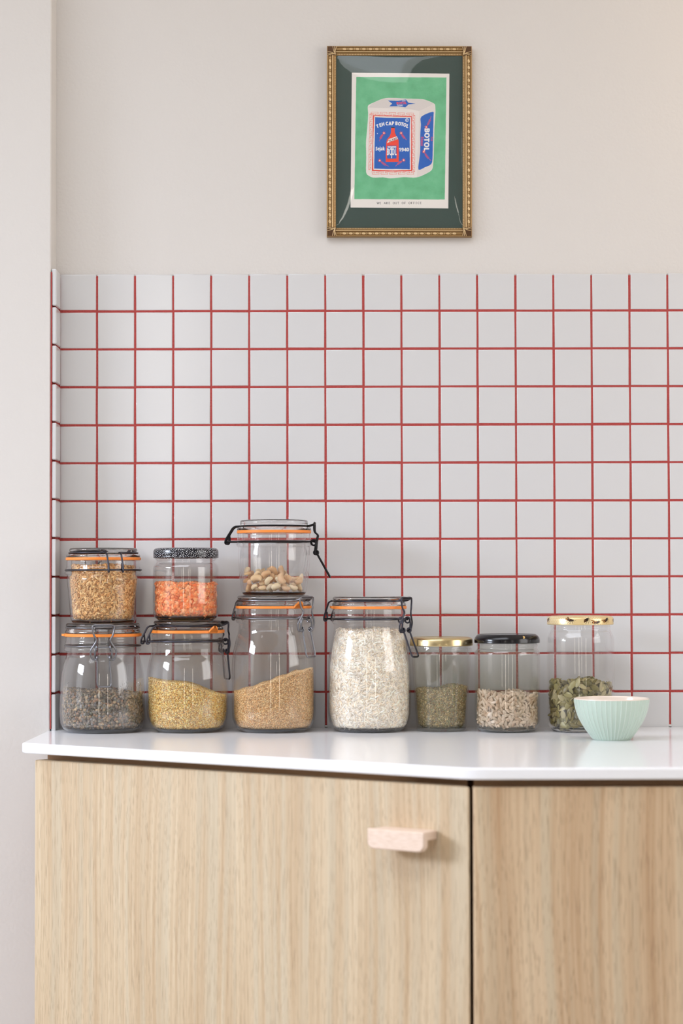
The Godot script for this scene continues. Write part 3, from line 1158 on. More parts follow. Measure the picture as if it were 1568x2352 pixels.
# ---------------------------------------------------------------- glass jars
# inner wall of a jar: list of (radius, height) in mm, rising
func glass_body(outer: Array, inner: Array) -> ArrayMesh:
	var prof := []
	for p in outer:
		prof.append(p * MM)
	for k in range(inner.size() - 1, -1, -1):
		prof.append(inner[k] * MM)
	prof.append(Vector2(0, inner[0].y * MM))
	prof.push_front(Vector2(0, outer[0].y * MM))
	var mb := MB.new()
	mb.lathe(prof, 96, Transform3D.IDENTITY, 40.0)
	return mb.mesh()


# the thick glass of the foot, between the outside and the inside of the body
func glass_foot(jar: Node3D, outer: Array, inner: Array) -> void:
	var prof := [Vector2(0, outer[0].y + 0.3)]
	for p in outer:
		if p.y < inner[0].y - 0.2 or p.x < outer[2].x:
			prof.append(Vector2(maxf(p.x - 0.35, 1.0), p.y + 0.3))
	var last: Vector2 = prof[prof.size() - 1]
	prof.append(Vector2(minf(inner[0].x + 1.5, last.x - 0.3), inner[0].y - 0.25))
	prof.append(Vector2(0, inner[0].y - 0.25))
	var mb := MB.new()
	mb.lathe(scaled(prof), 96, Transform3D.IDENTITY, 40.0)
	put("glass_foot", mb.mesh(), mats.glass, jar)


func radius_at(inner: Array, y: float) -> float:
	if y <= inner[0].y:
		return inner[0].x
	for k in inner.size() - 1:
		if y <= inner[k + 1].y:
			var t: float = (y - inner[k].y) / maxf(inner[k + 1].y - inner[k].y, 0.0001)
			return lerpf(inner[k].x, inner[k + 1].x, t)
	return inner[inner.size() - 1].x


func inner_of(outer: Array, wall: float, floor_y: float, neck_r: float, neck_y: float, top_y: float) -> Array:
	var out := []
	var first := true
	for p in outer:
		if p.y < floor_y + 5.0 or p.y > neck_y:
			continue
		if first:
			var r: float = p.x - wall
			out.append(Vector2(r - 9.0, floor_y))
			out.append(Vector2(r - 4.5, floor_y + 0.7))
			out.append(Vector2(r - 1.6, floor_y + 2.8))
			first = false
		var q := Vector2(p.x - wall, p.y)
		if q.y > out[out.size() - 1].y + 0.4:
			out.append(q)
	out.append(Vector2(neck_r, neck_y + 1.5))
	out.append(Vector2(neck_r, top_y - 0.8))
	return out


func ring_pts(r: float, y: float, a0: float, a1: float, count := 48) -> Array:
	var out := []
	for k in count + 1:
		var a := lerpf(a0, a1, float(k) / count)
		out.append(Vector3(sin(a) * r, y, cos(a) * r) * MM)
	return out


func eyelet(mb: MB, c: Vector3, r: float, rad: float, axis := Vector3.RIGHT) -> void:
	var u := Vector3.UP
	var w := axis.cross(u).normalized()
	var pts := []
	for k in 14:
		var a := TAU * k / 14
		pts.append((c + (u * cos(a) + w * sin(a)) * r) * MM)
	mb.tube(pts, rad * MM, 7, true)


# wire bail of a clip-top jar; the clasp faces +z and the hinge -z. All in mm.
func bail(jar: Node3D, wire: Material, yl: float, rl: float, yn: float, rn: float, swing: float, skew := 0.0) -> void:
	var w := 1.15
	# neck wire: ring with an outward loop at the hinge and two eyelets at the clasp
	var mb := MB.new()
	var ac := deg_to_rad(13.0)
	var ah := deg_to_rad(16.0)
	for s in [1.0, -1.0]:
		var pts := ring_pts(rn, yn, s * ac, s * (PI - ah), 40)
		var last: Vector3 = pts[pts.size() - 1]
		pts.append(Vector3(last.x * 0.86, yn * MM, -(rn + 4.0) * MM))
		pts.append(Vector3(last.x * 0.75, yn * MM, -(rn + 12.0) * MM))
		pts.append(Vector3(0, yn * MM, -(rn + 12.6) * MM))
		var lead := [Vector3(s * 8.5, yn + 1.0, rn + 4.6) * MM]
		mb.tube(lead + pts, w * MM, 8)
		eyelet(mb, Vector3(s * 8.6, yn - 1.2, rn + 3.6), 3.6, w)
	mb.tube([Vector3(-8.6, yn - 0.6, rn + 3.8) * MM, Vector3(8.6, yn - 0.6, rn + 3.8) * MM], 0.95 * MM, 8)
	put("neck_wire", mb.mesh(), wire, jar)
	# lid wire: ring, raised bar at the clasp, two legs hooked round the neck loop at the hinge
	mb = MB.new()
	var al := deg_to_rad(14.0)
	for s in [1.0, -1.0]:
		var ring := ring_pts(rl, yl, s * al, s * (PI - deg_to_rad(12.0)), 40)
		var front := [Vector3(0, yl + 2.4, rl + 8.0) * MM, Vector3(s * 10.8, yl + 2.4, rl + 7.6) * MM, Vector3(s * 11.4, yl + 0.6, rl + 2.6) * MM]
		var rear := [Vector3(s * 9.3, yl - 0.3, -(rl + 5.0)) * MM, Vector3(s * 9.3, yl - 2.2, -(rl + 8.6)) * MM, Vector3(s * 9.3, yn + 2.0, -(rn + 14.2)) * MM, Vector3(s * 9.2, yn - 2.6, -(rn + 14.4)) * MM, Vector3(s * 9.0, yn - 3.0, -(rn + 11.0)) * MM, Vector3(s * 8.8, yn + 1.0, -(rn + 9.4)) * MM, Vector3(s * 8.8, yn + 8.5, -(rn + 10.2)) * MM]
		mb.tube(rounded(front, 1.6 * MM) + ring + rounded(rear, 2.0 * MM), w * MM, 8)
	put("lid_wire", mb.mesh(), wire, jar)
	# clasp: hourglass loop over the bar of the lid wire
	mb = MB.new()
	var half := [Vector3(0, yl + 4.2, rl + 9.0), Vector3(10.5, yl + 4.2, rl + 8.6), Vector3(13.6, yl + 1.2, rl + 8.2), Vector3(12.0, lerpf(yl, yn, 0.35), rl + 8.6), Vector3(8.9, lerpf(yl, yn, 0.58), rn + 8.4), Vector3(9.6, lerpf(yl, yn, 0.76), rn + 8.0), Vector3(15.2, yn - 3.5, rn + 6.6), Vector3(16.0, yn - 9.0, rn + 5.6), Vector3(14.2, yn - 14.5, rn + 5.0), Vector3(11.4, yn - 16.4, rn + 4.8), Vector3(9.8, yn - 14.0, rn + 5.0)]
	for s in [1.0, -1.0]:
		var pts := []
		for p in half:
			pts.append(Vector3(p.x * s, p.y, p.z) * MM)
		mb.tube(spline(pts, 5), w * MM, 8)
	put("clasp_loop", mb.mesh(), wire, jar)
	# lever: side links from the eyelets to the pivot and a U-shaped thumb loop
	mb = MB.new()
	for s in [1.0, -1.0]:
		var link := [Vector3(s * 8.6, yn + 2.2, rn + 5.0) * MM, Vector3(s * 10.2, yn - 3.5, rn + 6.6) * MM, Vector3(s * 10.6, yn - 10.0, rn + 6.2) * MM, Vector3(s * 10.0, yn - 15.6, rn + 5.6) * MM, Vector3(s * 8.2, yn - 15.0, rn + 6.8) * MM]
		mb.tube(spline(link, 5), w * MM, 8)
		eyelet(mb, Vector3(s * 8.0, yn - 14.0, rn + 6.2), 2.6, w)
	var sw := deg_to_rad(swing)
	var arm := func(x: float, l: float) -> Vector3:
		return Vector3(x + skew * l / 36.0, yn - 14.0 - l * cos(sw), rn + 6.6 + l * sin(sw)) * MM
	var u := [Vector3(-5.4, yn - 13.0, rn + 6.0) * MM, arm.call(-7.8, -1.0), arm.call(-8.0, 10.0), arm.call(-9.0, 36.0), arm.call(9.0, 36.0), arm.call(8.0, 10.0), arm.call(7.8, -1.0), Vector3(5.4, yn - 13.0, rn + 6.0) * MM]
	mb.tube(rounded(u, 4.5 * MM, 5), w * MM, 8)
	put("lever", mb.mesh(), wire, jar)


func clip_jar(at: Vector3, clasp_deg: float, label: String, outer: Array, inner: Array, lid: Dictionary, wire: Material, tab_deg: float, swing: float, skew := 0.0) -> Node3D:
	var jar := root_of("clip_top_jar", at, deg_to_rad(clasp_deg))
	tag(jar, label, "jar")
	put("body", glass_body(outer, inner), mats.clear_glass, jar)
	glass_foot(jar, outer, inner)
	# lid
	var y: float = lid.bottom
	var t: float = lid.top
	var rf: float = lid.flange
	var rt: float = lid.bead
	var rw: float = lid.groove
	var rin: float = lid.inside
	var prof := [Vector2(0, t - 6.5), Vector2(rin - 9, t - 6.8), Vector2(rin - 3.5, t - 8.5), Vector2(rin - 2.2, y - 1.0), Vector2(rin - 1.6, y - 3.2), Vector2(rin - 0.6, y - 3.4), Vector2(rin - 0.3, y + 0.1), Vector2(rf - 0.5, y + 0.1), Vector2(rf, y + 0.8)]
	prof.append_array([Vector2(rf, y + 2.4), Vector2(rf - 0.8, y + 4.0), Vector2(rw, lid.wire - 1.3), Vector2(rw - 0.2, lid.wire), Vector2(rw, lid.wire + 1.3), Vector2(rt - 0.3, lid.wire + 2.4), Vector2(rt, lid.wire + 3.6), Vector2(rt - 0.4, t - 1.3), Vector2(rt - 1.5, t - 0.3), Vector2(rt - 3.2, t), Vector2(0, t)])
	var mb := MB.new()
	mb.lathe(scaled(prof), 96, Transform3D.IDENTITY, 50.0)
	put("lid", mb.mesh(), mats.glass, jar)
	# rubber ring with its tongue
	mb = MB.new()
	var g0: float = lid.gasket
	var go: float = lid.gasket_r
	mb.lathe(scaled([Vector2(rin + 0.4, g0 + 0.1), Vector2(go - 0.3, g0 + 0.1), Vector2(go, g0 + 0.4), Vector2(go, y - 0.35), Vector2(go - 0.3, y - 0.05), Vector2(rin + 0.4, y - 0.05), Vector2(rin + 0.4, g0 + 0.1)]), 72, Transform3D.IDENTITY, 30.0)
	if tab_deg > -900.0:
		var a := deg_to_rad(tab_deg - clasp_deg)
		var th := 0.0028
		var rows := []
		for k in 8:
			var f := k / 7.0
			var lift: float = lid.get("tab_lift", 0.0)
			var out_r: float = go - 1.0 + f * lid.get("tab_out", 8.0)
			var half_w := 7.5 * sqrt(maxf(0.05, 1.0 - pow(f, 3.0)))
			rows.append([out_r, (g0 + y) / 2 + lift * f * f, half_w])
		for k in 7:
			var quadp := []
			for e in [0, 1]:
				var rr: Array = rows[k + e]
				for s in [-1.0, 1.0]:
					var c: Vector3 = Vector3(sin(a) * rr[0], rr[1], cos(a) * rr[0]) + Vector3(cos(a), 0, -sin(a)) * rr[2] * s
					quadp.append(c * MM)
			for sgn in [1.0, -1.0]:
				var o := Vector3(0, th / 2 * sgn, 0)
				var pp := [quadp[0] + o, quadp[1] + o, quadp[3] + o, quadp[2] + o]
				if (pp[1] - pp[0]).cross(pp[2] - pp[0]).y * sgn < 0:
					pp.reverse()
				mb.face(pp, Vector3(0, sgn, 0))
			for s in [[0, 2], [3, 1]]:
				var q0: Vector3 = quadp[s[0]]
				var q1: Vector3 = quadp[s[1]]
				var o := Vector3(0, th / 2, 0)
				var nn := (q1 - q0).cross(Vector3.UP).normalized()
				mb.face([q0 - o, q0 + o, q1 + o, q1 - o], -nn if s[0] == 0 else -nn)
	put("rubber_seal", mb.mesh(), mats.rubber, jar)
	bail(jar, wire, lid.wire, rw + 0.9, lid.neck_wire, lid.neck_groove + 0.9, swing, skew)
	return jar


func screw_jar(at: Vector3, label: String, glass: Material, outer: Array, inner: Array, lid_prof: Array, lid_mat: Material, vscale := 1.0) -> Node3D:
	var jar := root_of("screw_top_jar", at)
	tag(jar, label, "jar")
	put("body", glass_body(outer, inner), glass, jar)
	glass_foot(jar, outer, inner)
	var mb := MB.new()
	mb.lathe(scaled(lid_prof), 96, Transform3D.IDENTITY, 32.0, vscale)
	put("lid", mb.mesh(), lid_mat, jar)
	return jar


# raised lettering on the glass, bent round the jar; heights in mm above the foot
func emboss(jar: Node3D, words: String, outer: Array, y: float, height: float, centre_deg: float, face := "Droid Serif", slope := 0.0) -> void:
	var f := SystemFont.new()
	f.font_names = PackedStringArray([face])
	f.font_italic = slope > 0.0
	var tm := TextMesh.new()
	tm.text = words
	tm.font = f
	tm.font_size = 48
	tm.pixel_size = 0.01
	tm.depth = 0.05
	tm.curve_step = 2.0
	var arr := tm.get_mesh_arrays()
	var vv: PackedVector3Array = arr[Mesh.ARRAY_VERTEX]
	var nn: PackedVector3Array = arr[Mesh.ARRAY_NORMAL]
	var box := AABB(vv[0], Vector3.ZERO)
	for p in vv:
		box = box.expand(p)
	var k := height / box.size.y
	var a0 := deg_to_rad(centre_deg)
	for q in vv.size():
		var p := vv[q]
		var dy := (p.y - box.position.y) * k
		var x := (p.x - box.get_center().x) * k + slope * dy
		var yy := y + dy
		var r := radius_at(outer, yy)
		var a := a0 + x / r
		var rr := r + 0.06 + (0.35 if p.z > box.get_center().z else 0.0)
		vv[q] = Vector3(sin(a) * rr, yy, cos(a) * rr) * MM
		var m := nn[q]
		nn[q] = Vector3(cos(a) * m.x + sin(a) * m.z, m.y, -sin(a) * m.x + cos(a) * m.z).normalized()
	arr[Mesh.ARRAY_VERTEX] = vv
	arr[Mesh.ARRAY_NORMAL] = nn
	var clean := []
	clean.resize(Mesh.ARRAY_MAX)
	clean[Mesh.ARRAY_VERTEX] = vv
	clean[Mesh.ARRAY_NORMAL] = nn
	clean[Mesh.ARRAY_INDEX] = arr[Mesh.ARRAY_INDEX]
	var m2 := ArrayMesh.new()
	m2.add_surface_from_arrays(Mesh.PRIMITIVE_TRIANGLES, clean)
	put("embossed_lettering", m2, mats.glass, jar)


# ---------------------------------------------------------------- grains
func grain(prof: Array, seg: int, sx: float, sy: float, sz: float) -> ArrayMesh:
	var mb := MB.new()
	mb.lathe(mmp(prof), seg, Transform3D(Basis.from_scale(Vector3(sx, sy, sz) * MM), Vector3.ZERO), 75.0)
	return mb.mesh()


# disc-shaped pulse lying across z: r, and how far its two faces bulge (shares of r)
func lens(r: float, back: float, front: float) -> ArrayMesh:
	var mb := MB.new()
	var xf := Transform3D(Basis(Vector3.RIGHT, Vector3(0, 0, 1), Vector3(0, -1, 0)) * Basis.from_scale(Vector3.ONE * r * MM), Vector3.ZERO)
	mb.lathe(mmp([0.0, -back, 0.6, -back * 0.82, 0.9, -back * 0.4, 1.0, 0.0, 0.9, front * 0.4, 0.6, front * 0.8, 0.0, front]), 10, xf, 75.0)
	return mb.mesh()


func crumb(sd: int, size: float, jag: float) -> ArrayMesh:
	# small rough lump
	var r := RandomNumberGenerator.new()
	r.seed = sd
	var mb := MB.new()
	var rings := 4
	var seg := 5
	var idx := []
	for k in rings + 1:
		var row := []
		var th := PI * k / rings
		for j in seg:
			var a := TAU * j / seg + k * 0.5
			var d := Vector3(sin(th) * sin(a), -cos(th), sin(th) * cos(a))
			var q := d * (1.0 + r.randf_range(-jag, jag)) * size * 0.5 * MM
			row.append(mb.vert(q * Vector3(1.0, 1.15, 0.85), d))
		idx.append(row)
	for k in rings:
		for j in seg:
			var j2 := (j + 1) % seg
			mb.quad(idx[k][j], idx[k][j2], idx[k + 1][j2], idx[k + 1][j])
	return mb.mesh()


func pick(palette: Array) -> Color:
	var c: Color = palette[rng.randi() % palette.size()]
	var v := rng.randf_range(0.86, 1.12)
	return Color(clampf(c.r * v, 0, 1), clampf(c.g * v, 0, 1), clampf(c.b * v, 0, 1)).srgb_to_linear()


func mean(palette: Array) -> Color:
	var c := Color(0, 0, 0)
	for p in palette:
		c += p / float(palette.size())
	c.a = 1.0
	return c


func grain_basis(nrm: Vector3, flat: float) -> Basis:
	# long axis y within the plane across nrm, thin axis z along nrm, loosened by (1 - flat)
	var t := nrm.cross(Vector3.UP)
	if t.length() < 0.1:
		t = nrm.cross(Vector3.RIGHT)
	t = t.normalized()
	var u := nrm.cross(t).normalized()
	var a := rng.randf() * TAU
	var y := t * cos(a) + u * sin(a)
	var z := (nrm + Vector3(rng.randfn(), rng.randfn(), rng.randfn()) * (1.0 - flat) * 0.9).normalized()
	y = (y + nrm * rng.randfn() * (1.0 - flat) * 0.4)
	y = (y - z * y.dot(z)).normalized()
	var x := y.cross(z)
	return Basis(x, y, z)


func spots(inner: Array, top: Callable, clear: float, depth: float, n_side: int, n_top: int, flat: float, arc := PI) -> Array:
	# transforms (metres) of grains lying against the glass and on the top of the heap
	var out := []
	var y0: float = inner[0].y + clear
	var ymax := 0.0
	for k in 24:
		var r0: float = radius_at(inner, 60.0) * 0.95
		ymax = maxf(ymax, top.call(sin(TAU * k / 24) * r0, cos(TAU * k / 24) * r0))
	ymax = maxf(ymax, top.call(0.0, 0.0))
	var tries := 0
	var made := 0
	while made < n_side and tries < n_side * 6:
		tries += 1
		var a := rng.randf_range(-arc, arc)
		var y := rng.randf_range(y0, ymax)
		var r := radius_at(inner, y) - clear - rng.randf() * depth
		var p := Vector3(sin(a) * r, y, cos(a) * r)
		if y > top.call(p.x, p.z):
			continue
		made += 1
		var dr := radius_at(inner, y + 2.0) - radius_at(inner, y - 2.0)
		var nrm := Vector3(sin(a), -dr / 4.0, cos(a)).normalized()
		out.append(Transform3D(grain_basis(nrm, flat), p * MM))
	for k in n_top:
		var a := rng.randf() * TAU
		var rr := sqrt(rng.randf())
		var guess: float = top.call(0.0, 0.0)
		var rmax := radius_at(inner, guess) - clear
		var p := Vector3(sin(a) * rr * rmax, 0, cos(a) * rr * rmax)
		p.y = top.call(p.x, p.z)
		rmax = radius_at(inner, p.y) - clear
		if Vector2(p.x, p.z).length() > rmax:
			p.x *= rmax / Vector2(p.x, p.z).length() * 0.99
			p.z *= 0.97
		p.y -= rng.randf() * depth * 0.5
		out.append(Transform3D(grain_basis(Vector3(rng.randfn() * 0.3, 1, rng.randfn() * 0.3).normalized(), flat), p * MM))
	return out


func core_mesh(inner: Array, top: Callable, inset: float) -> ArrayMesh:
	var mb := MB.new()
	var seg := 40
	var rows := 18
	var y0: float = inner[0].y + minf(inset, 1.2)
	var idx := []
	for k in rows + 1:
		var row := []
		for j in seg + 1:
			var a := TAU * j / seg
			var rg := radius_at(inner, 40.0) * 0.9
			var yt: float = top.call(sin(a) * rg, cos(a) * rg) - inset
			var y := lerpf(y0, yt, float(k) / rows)
			var r := maxf(radius_at(inner, y) - inset, 1.0)
			row.append(mb.vert(Vector3(sin(a) * r, y, cos(a) * r) * MM, Vector3(sin(a), 0, cos(a))))
		idx.append(row)
	for k in rows:
		for j in seg:
			mb.quad(idx[k][j], idx[k][j + 1], idx[k + 1][j + 1], idx[k + 1][j])
	# top
	var rim := []
	var rings := 6
	for k in rings + 1:
		var row := []
		for j in seg + 1:
			var a := TAU * j / seg
			var e: Vector3 = mb.v[idx[rows][j]]
			var f := 1.0 - float(k) / rings
			var p := Vector3(e.x * f, 0, e.z * f)
			p.y = (top.call(p.x / MM, p.z / MM) - inset) * MM if k > 0 else e.y
			row.append(mb.vert(p, Vector3.UP))
		rim.append(row)
	for k in rings:
		for j in seg:
			mb.quad(rim[k][j], rim[k][j + 1], rim[k + 1][j + 1], rim[k + 1][j])
	var bot := mb.vert(Vector3(0, y0 * MM, 0), Vector3.DOWN)
	for j in seg:
		mb.tri(bot, idx[0][j + 1], idx[0][j])
	return mb.mesh()


func many(called: String, mesh: Mesh, xfs: Array, palette: Array, m: Material, parent: Node, jitter := 0.18) -> MultiMeshInstance3D:
	var mm := MultiMesh.new()
	mm.transform_format = MultiMesh.TRANSFORM_3D
	mm.use_colors = true
	mm.mesh = mesh
	mm.instance_count = xfs.size()
	for k in xfs.size():
		var x: Transform3D = xfs[k]
		var s := rng.randf_range(1.0 - jitter, 1.0 + jitter)
		x.basis = x.basis.scaled_local(Vector3(s * rng.randf_range(0.92, 1.08), s, s))
		mm.set_instance_transform(k, x)
		mm.set_instance_color(k, pick(palette))
	var o := MultiMeshInstance3D.new()
	o.multimesh = mm
	o.material_override = m
	o.name = called
	parent.add_child(o, true)
	o.set_meta("kind", "stuff")
	return o


func fill(called: String, label: String, category: String, at: Vector3, inner: Array, top: Callable, clear: float, depth: float, n_side: int, n_top: int, flat: float, meshes: Array, palette: Array, rough := 0.6) -> Node3D:
	var o := root_of(called, at)
	tag(o, label, category, "", "stuff")
	var m := StandardMaterial3D.new()
	m.resource_name = called
	m.vertex_color_use_as_albedo = true
	m.roughness = rough
	var xfs := spots(inner, top, clear, depth, n_side, n_top, flat)
	var part := int(ceil(xfs.size() / float(meshes.size())))
	var shuffled := xfs.duplicate()
	for k in meshes.size():
		var mine := []
		for q in range(k, shuffled.size(), meshes.size()):
			mine.append(shuffled[q])
		many("grains" if k == 0 else "grains_%03d" % k, meshes[k], mine, palette, m, o)
	var core := put("packed_core", core_mesh(inner, top, clear + depth * 0.75), mat(called + "_core", mean(palette), 0.9), o)
	core.set_meta("kind", "stuff")
	return o


func jars() -> void:
	var z1 := 0.063
	# profiles in mm: outer wall rising from the foot
	var smooth := func(list: Array) -> Array:
		var p := mmp(list)
		return spline(p, 3)
	# A: wide-bellied jar, green lentils
	var a_out: Array = smooth.call([30, 1.4, 38, 0.6, 41, 0.0, 43.5, 0.5, 49, 3.4, 53.4, 10.9, 54.8, 25.9, 54.0, 48.1, 52.6, 70.3, 50.1, 85.3, 47.6, 93.4, 46.3, 98.2, 46.4, 102.0, 48.6, 103.6, 49.2, 105.6, 48.4, 107.6, 47.2, 109.6, 47.3, 111.0, 48.2, 112.6, 47.9, 114.4, 47.0, 116.0, 46.9, 120.4, 46.4, 121.4, 45.0, 121.7])
	var a_in := inner_of(a_out, 2.6, 5.6, 41.0, 96.0, 121.7)
	var lid_a := {"top": 138.8, "bottom": 125.4, "flange": 47.9, "bead": 47.0, "groove": 45.6, "wire": 132.9, "inside": 40.6, "gasket": 121.7, "gasket_r": 49.6, "neck_wire": 109.8, "neck_groove": 47.2, "tab_out": 4.0, "tab_lift": 0.4}
	var at_a := Vector3(-0.3038, COUNTER_Y, z1)
	var jar_a := clip_jar(at_a, 7.0, "round-bellied clip-top jar of dark lentils with its wire clasp facing front", a_out, a_in, lid_a, mats.steel, -78.0, 2.0, 1.4)
	emboss(jar_a, "Le Parfait", a_out, 46.0, 20.0, -1.0, "Droid Serif", 0.2)
	emboss(jar_a, "SUPER", a_out, 90.5, 3.6, -14.0, "Droid Sans")
	fill("lentils", "dark grey-green lentils in the round-bellied jar at the far left", "lentils", at_a, a_in, func(x, z): return 51.5 - x * 0.05 + 2.2 * sin(x * 0.11 + 1.0) + 1.4 * sin(z * 0.13), 1.3, 3.0, 5600, 1600, 0.6, [lens(1.9, 0.62, 0.62)], [srgb(116, 104, 88), srgb(134, 124, 110), srgb(106, 104, 90), srgb(150, 134, 112), srgb(94, 84, 74), srgb(126, 122, 118), srgb(168, 144, 112), srgb(112, 98, 84), srgb(150, 118, 94)])

	# B: squat jar, bulgur
	var b_out: Array = smooth.call([26, 1.4, 33, 0.6, 36.5, 0.0, 39, 0.9, 44.0, 4.6, 48.8, 11.5, 51.6, 20.5, 52.5, 33.4, 52.5, 55, 52.0, 72.3, 49.9, 87.9, 47.2, 96.5, 45.5, 103.4, 45.0, 107.0, 46.4, 109.0, 47.0, 111.5, 46.2, 113.6, 44.9, 115.6, 45.1, 117.6, 45.6, 119.6, 45.2, 124.4, 44.6, 125.6, 43.4, 125.9])
	var b_in := inner_of(b_out, 2.4, 5.4, 39.4, 101.0, 125.9)
	var lid_b := {"top": 141.6, "bottom": 129.6, "flange": 45.8, "bead": 43.4, "groove": 42.2, "wire": 135.2, "inside": 39.0, "gasket": 125.9, "gasket_r": 47.4, "neck_wire": 115.6, "neck_groove": 44.9, "tab_out": 4.5, "tab_lift": 6.5}
	var at_b := Vector3(-0.1954, COUNTER_Y, z1)
	clip_jar(at_b, 117.0, "squat clip-top jar of yellow bulgur with black wire hinge at its left", b_out, b_in, lid_b, mats.dark_steel, 47.0, 5.0)
	fill("bulgur", "golden yellow bulgur wheat heaped towards the left of its squat jar", "bulgur", at_b, b_in, func(x, z): return 60.0 - x * 0.19 - maxf(0.0, x) * 0.09 + 1.5 * cos(x * 0.09) + z * 0.02, 0.8, 1.6, 21000, 5000, 0.4, [crumb(3, 2.0, 0.28), crumb(8, 1.7, 0.3)], [srgb(244, 206, 124), srgb(238, 194, 104), srgb(248, 216, 146), srgb(228, 178, 92), srgb(244, 210, 132), srgb(212, 158, 80), srgb(250, 224, 168)])

	# C: tall jar, couscous
	var c_out: Array = smooth.call([28, 1.4, 36, 0.6, 39, 0.0, 41.5, 0.8, 46.5, 4.6, 51.4, 12.6, 53.3, 21, 53.7, 34, 53.6, 74.9, 52.7, 94.9, 51.0, 107.1, 48.3, 118.5, 46.2, 126.0, 45.4, 131.0, 45.4, 137.0, 47.6, 138.8, 48.4, 140.6, 47.8, 142.6, 46.7, 144.5, 46.9, 146.4, 47.4, 148.4, 46.9, 151.0, 46.8, 155.4, 46.2, 156.8, 45.0, 157.0])
	var c_in := inner_of(c_out, 2.5, 5.6, 40.6, 130.0, 157.0)
	var lid_c := {"top": 173.7, "bottom": 160.2, "flange": 48.0, "bead": 46.6, "groove": 45.2, "wire": 167.3, "inside": 40.2, "gasket": 157.0, "gasket_r": 48.6, "neck_wire": 144.6, "neck_groove": 46.6, "tab_out": 4.5, "tab_lift": 6.5}
	var at_c := Vector3(-0.0852, COUNTER_Y, z1)
	clip_jar(at_c, 52.0, "tall clip-top jar half full of couscous under the cashew jar", c_out, c_in, lid_c, mats.steel, 42.0, 12.0)
	fill("couscous", "beige couscous sloping up to the right in the tall jar", "couscous", at_c, c_in, func(x, z): return 65.5 + 14.6 * sin(clampf(x / 52.0, -1.0, 1.0) * 1.35) + 0.7 * sin(x * 0.3) + 0.5 * sin(z * 0.4), 0.75, 1.4, 30000, 9000, 0.4, [crumb(5, 1.5, 0.12)], [srgb(238, 198, 142), srgb(230, 186, 126), srgb(244, 210, 158), srgb(220, 172, 112), srgb(240, 202, 148), srgb(210, 158, 98)])

	# D: tall jar, rice
	var d_out: Array = smooth.call([28, 1.4, 35, 0.6, 38, 0.0, 40.5, 0.8, 44.5, 4.2, 50.4, 11.8, 52.8, 20.5, 53.5, 31, 53.6, 60, 52.9, 82.9, 50.7, 100.5, 47.4, 118.2, 45.3, 127.0, 44.9, 131.0, 45.0, 135.8, 47.4, 138.4, 48.4, 140.3, 47.8, 141.8, 46.6, 143.2, 46.9, 145.4, 47.2, 147.4, 46.9, 150.0, 46.8, 154.4, 46.2, 155.9, 45.0, 156.1])
	var d_in := inner_of(d_out, 2.4, 5.6, 40.4, 129.0, 156.1)
	var lid_d := {"top": 172.0, "bottom": 159.7, "flange": 47.4, "bead": 46.7, "groove": 45.2, "wire": 166.2, "inside": 40.0, "gasket": 156.1, "gasket_r": 48.0, "neck_wire": 143.2, "neck_groove": 46.5, "tab_out": 3.5, "tab_lift": 1.0}
	var at_d := Vector3(0.0371, COUNTER_Y, z1)
	clip_jar(at_d, 60.0, "tall clip-top jar full of white rice in the middle of the row", d_out, d_in, lid_d, mats.dark_steel, -84.0, 21.0)
	fill("rice", "white long-grain rice filling the tall jar to its neck", "rice", at_d, d_in, func(x, z): return 128.5 + 1.2 * sin(x * 0.1) + sin(z * 0.12), 0.95, 1.6, 26000, 1600, 0.9, [grain([0.0, -1.0, 0.55, -0.85, 0.9, -0.5, 1.0, 0.0, 0.95, 0.45, 0.6, 0.85, 0.0, 1.0], 7, 0.85, 3.5, 0.8)], [srgb(243, 232, 214), srgb(238, 224, 202), srgb(247, 238, 224), srgb(232, 214, 188), srgb(243, 234, 220)], 0.75)

	# E: conical jar on top of A, farro
	var e_out: Array = smooth.call([26, 1.2, 35, 0.5, 37.6, 0.0, 39.4, 0.6, 41.0, 3.2, 42.0, 8, 42.9, 17.9, 44.6, 39.1, 46.0, 50.2, 46.3, 60.4, 46.6, 61.4, 48.8, 62.4, 49.4, 63.4, 48.8, 64.8, 47.6, 66.2, 47.3, 67.6, 48.0, 69.2, 47.6, 70.8, 46.9, 72.6, 46.8, 78.6, 46.2, 79.9, 45.0, 80.1])
	var e_in := inner_of(e_out, 2.8, 4.2, 41.0, 60.0, 80.1)
	var lid_e := {"top": 95.6, "bottom": 83.6, "flange": 47.1, "bead": 43.5, "groove": 42.8, "wire": 89.3, "inside": 40.6, "gasket": 80.1, "gasket_r": 48.0, "neck_wire": 67.6, "neck_groove": 47.3}
	var at_e := at_a + Vector3(0.0006, 0.1389, 0.0)
	clip_jar(at_e, 201.0, "short tapered clip-top jar of brown farro with its wire hinge facing front", e_out, e_in, lid_e, mats.dark_steel, -999.0, 10.0)
	fill("farro", "tan farro grains packed to the neck of the upper left jar", "farro", at_e, e_in, func(x, z): return 73.0 + sin(x * 0.12) + z * 0.02, 1.2, 2.6, 8200, 900, 0.7, [grain([0.0, -1.0, 0.5, -0.85, 0.9, -0.4, 1.0, 0.1, 0.85, 0.55, 0.45, 0.9, 0.0, 1.0], 8, 1.05, 2.5, 0.95)], [srgb(220, 170, 106), srgb(204, 150, 86), srgb(230, 186, 124), srgb(188, 132, 72), srgb(224, 178, 116), srgb(238, 200, 142)])

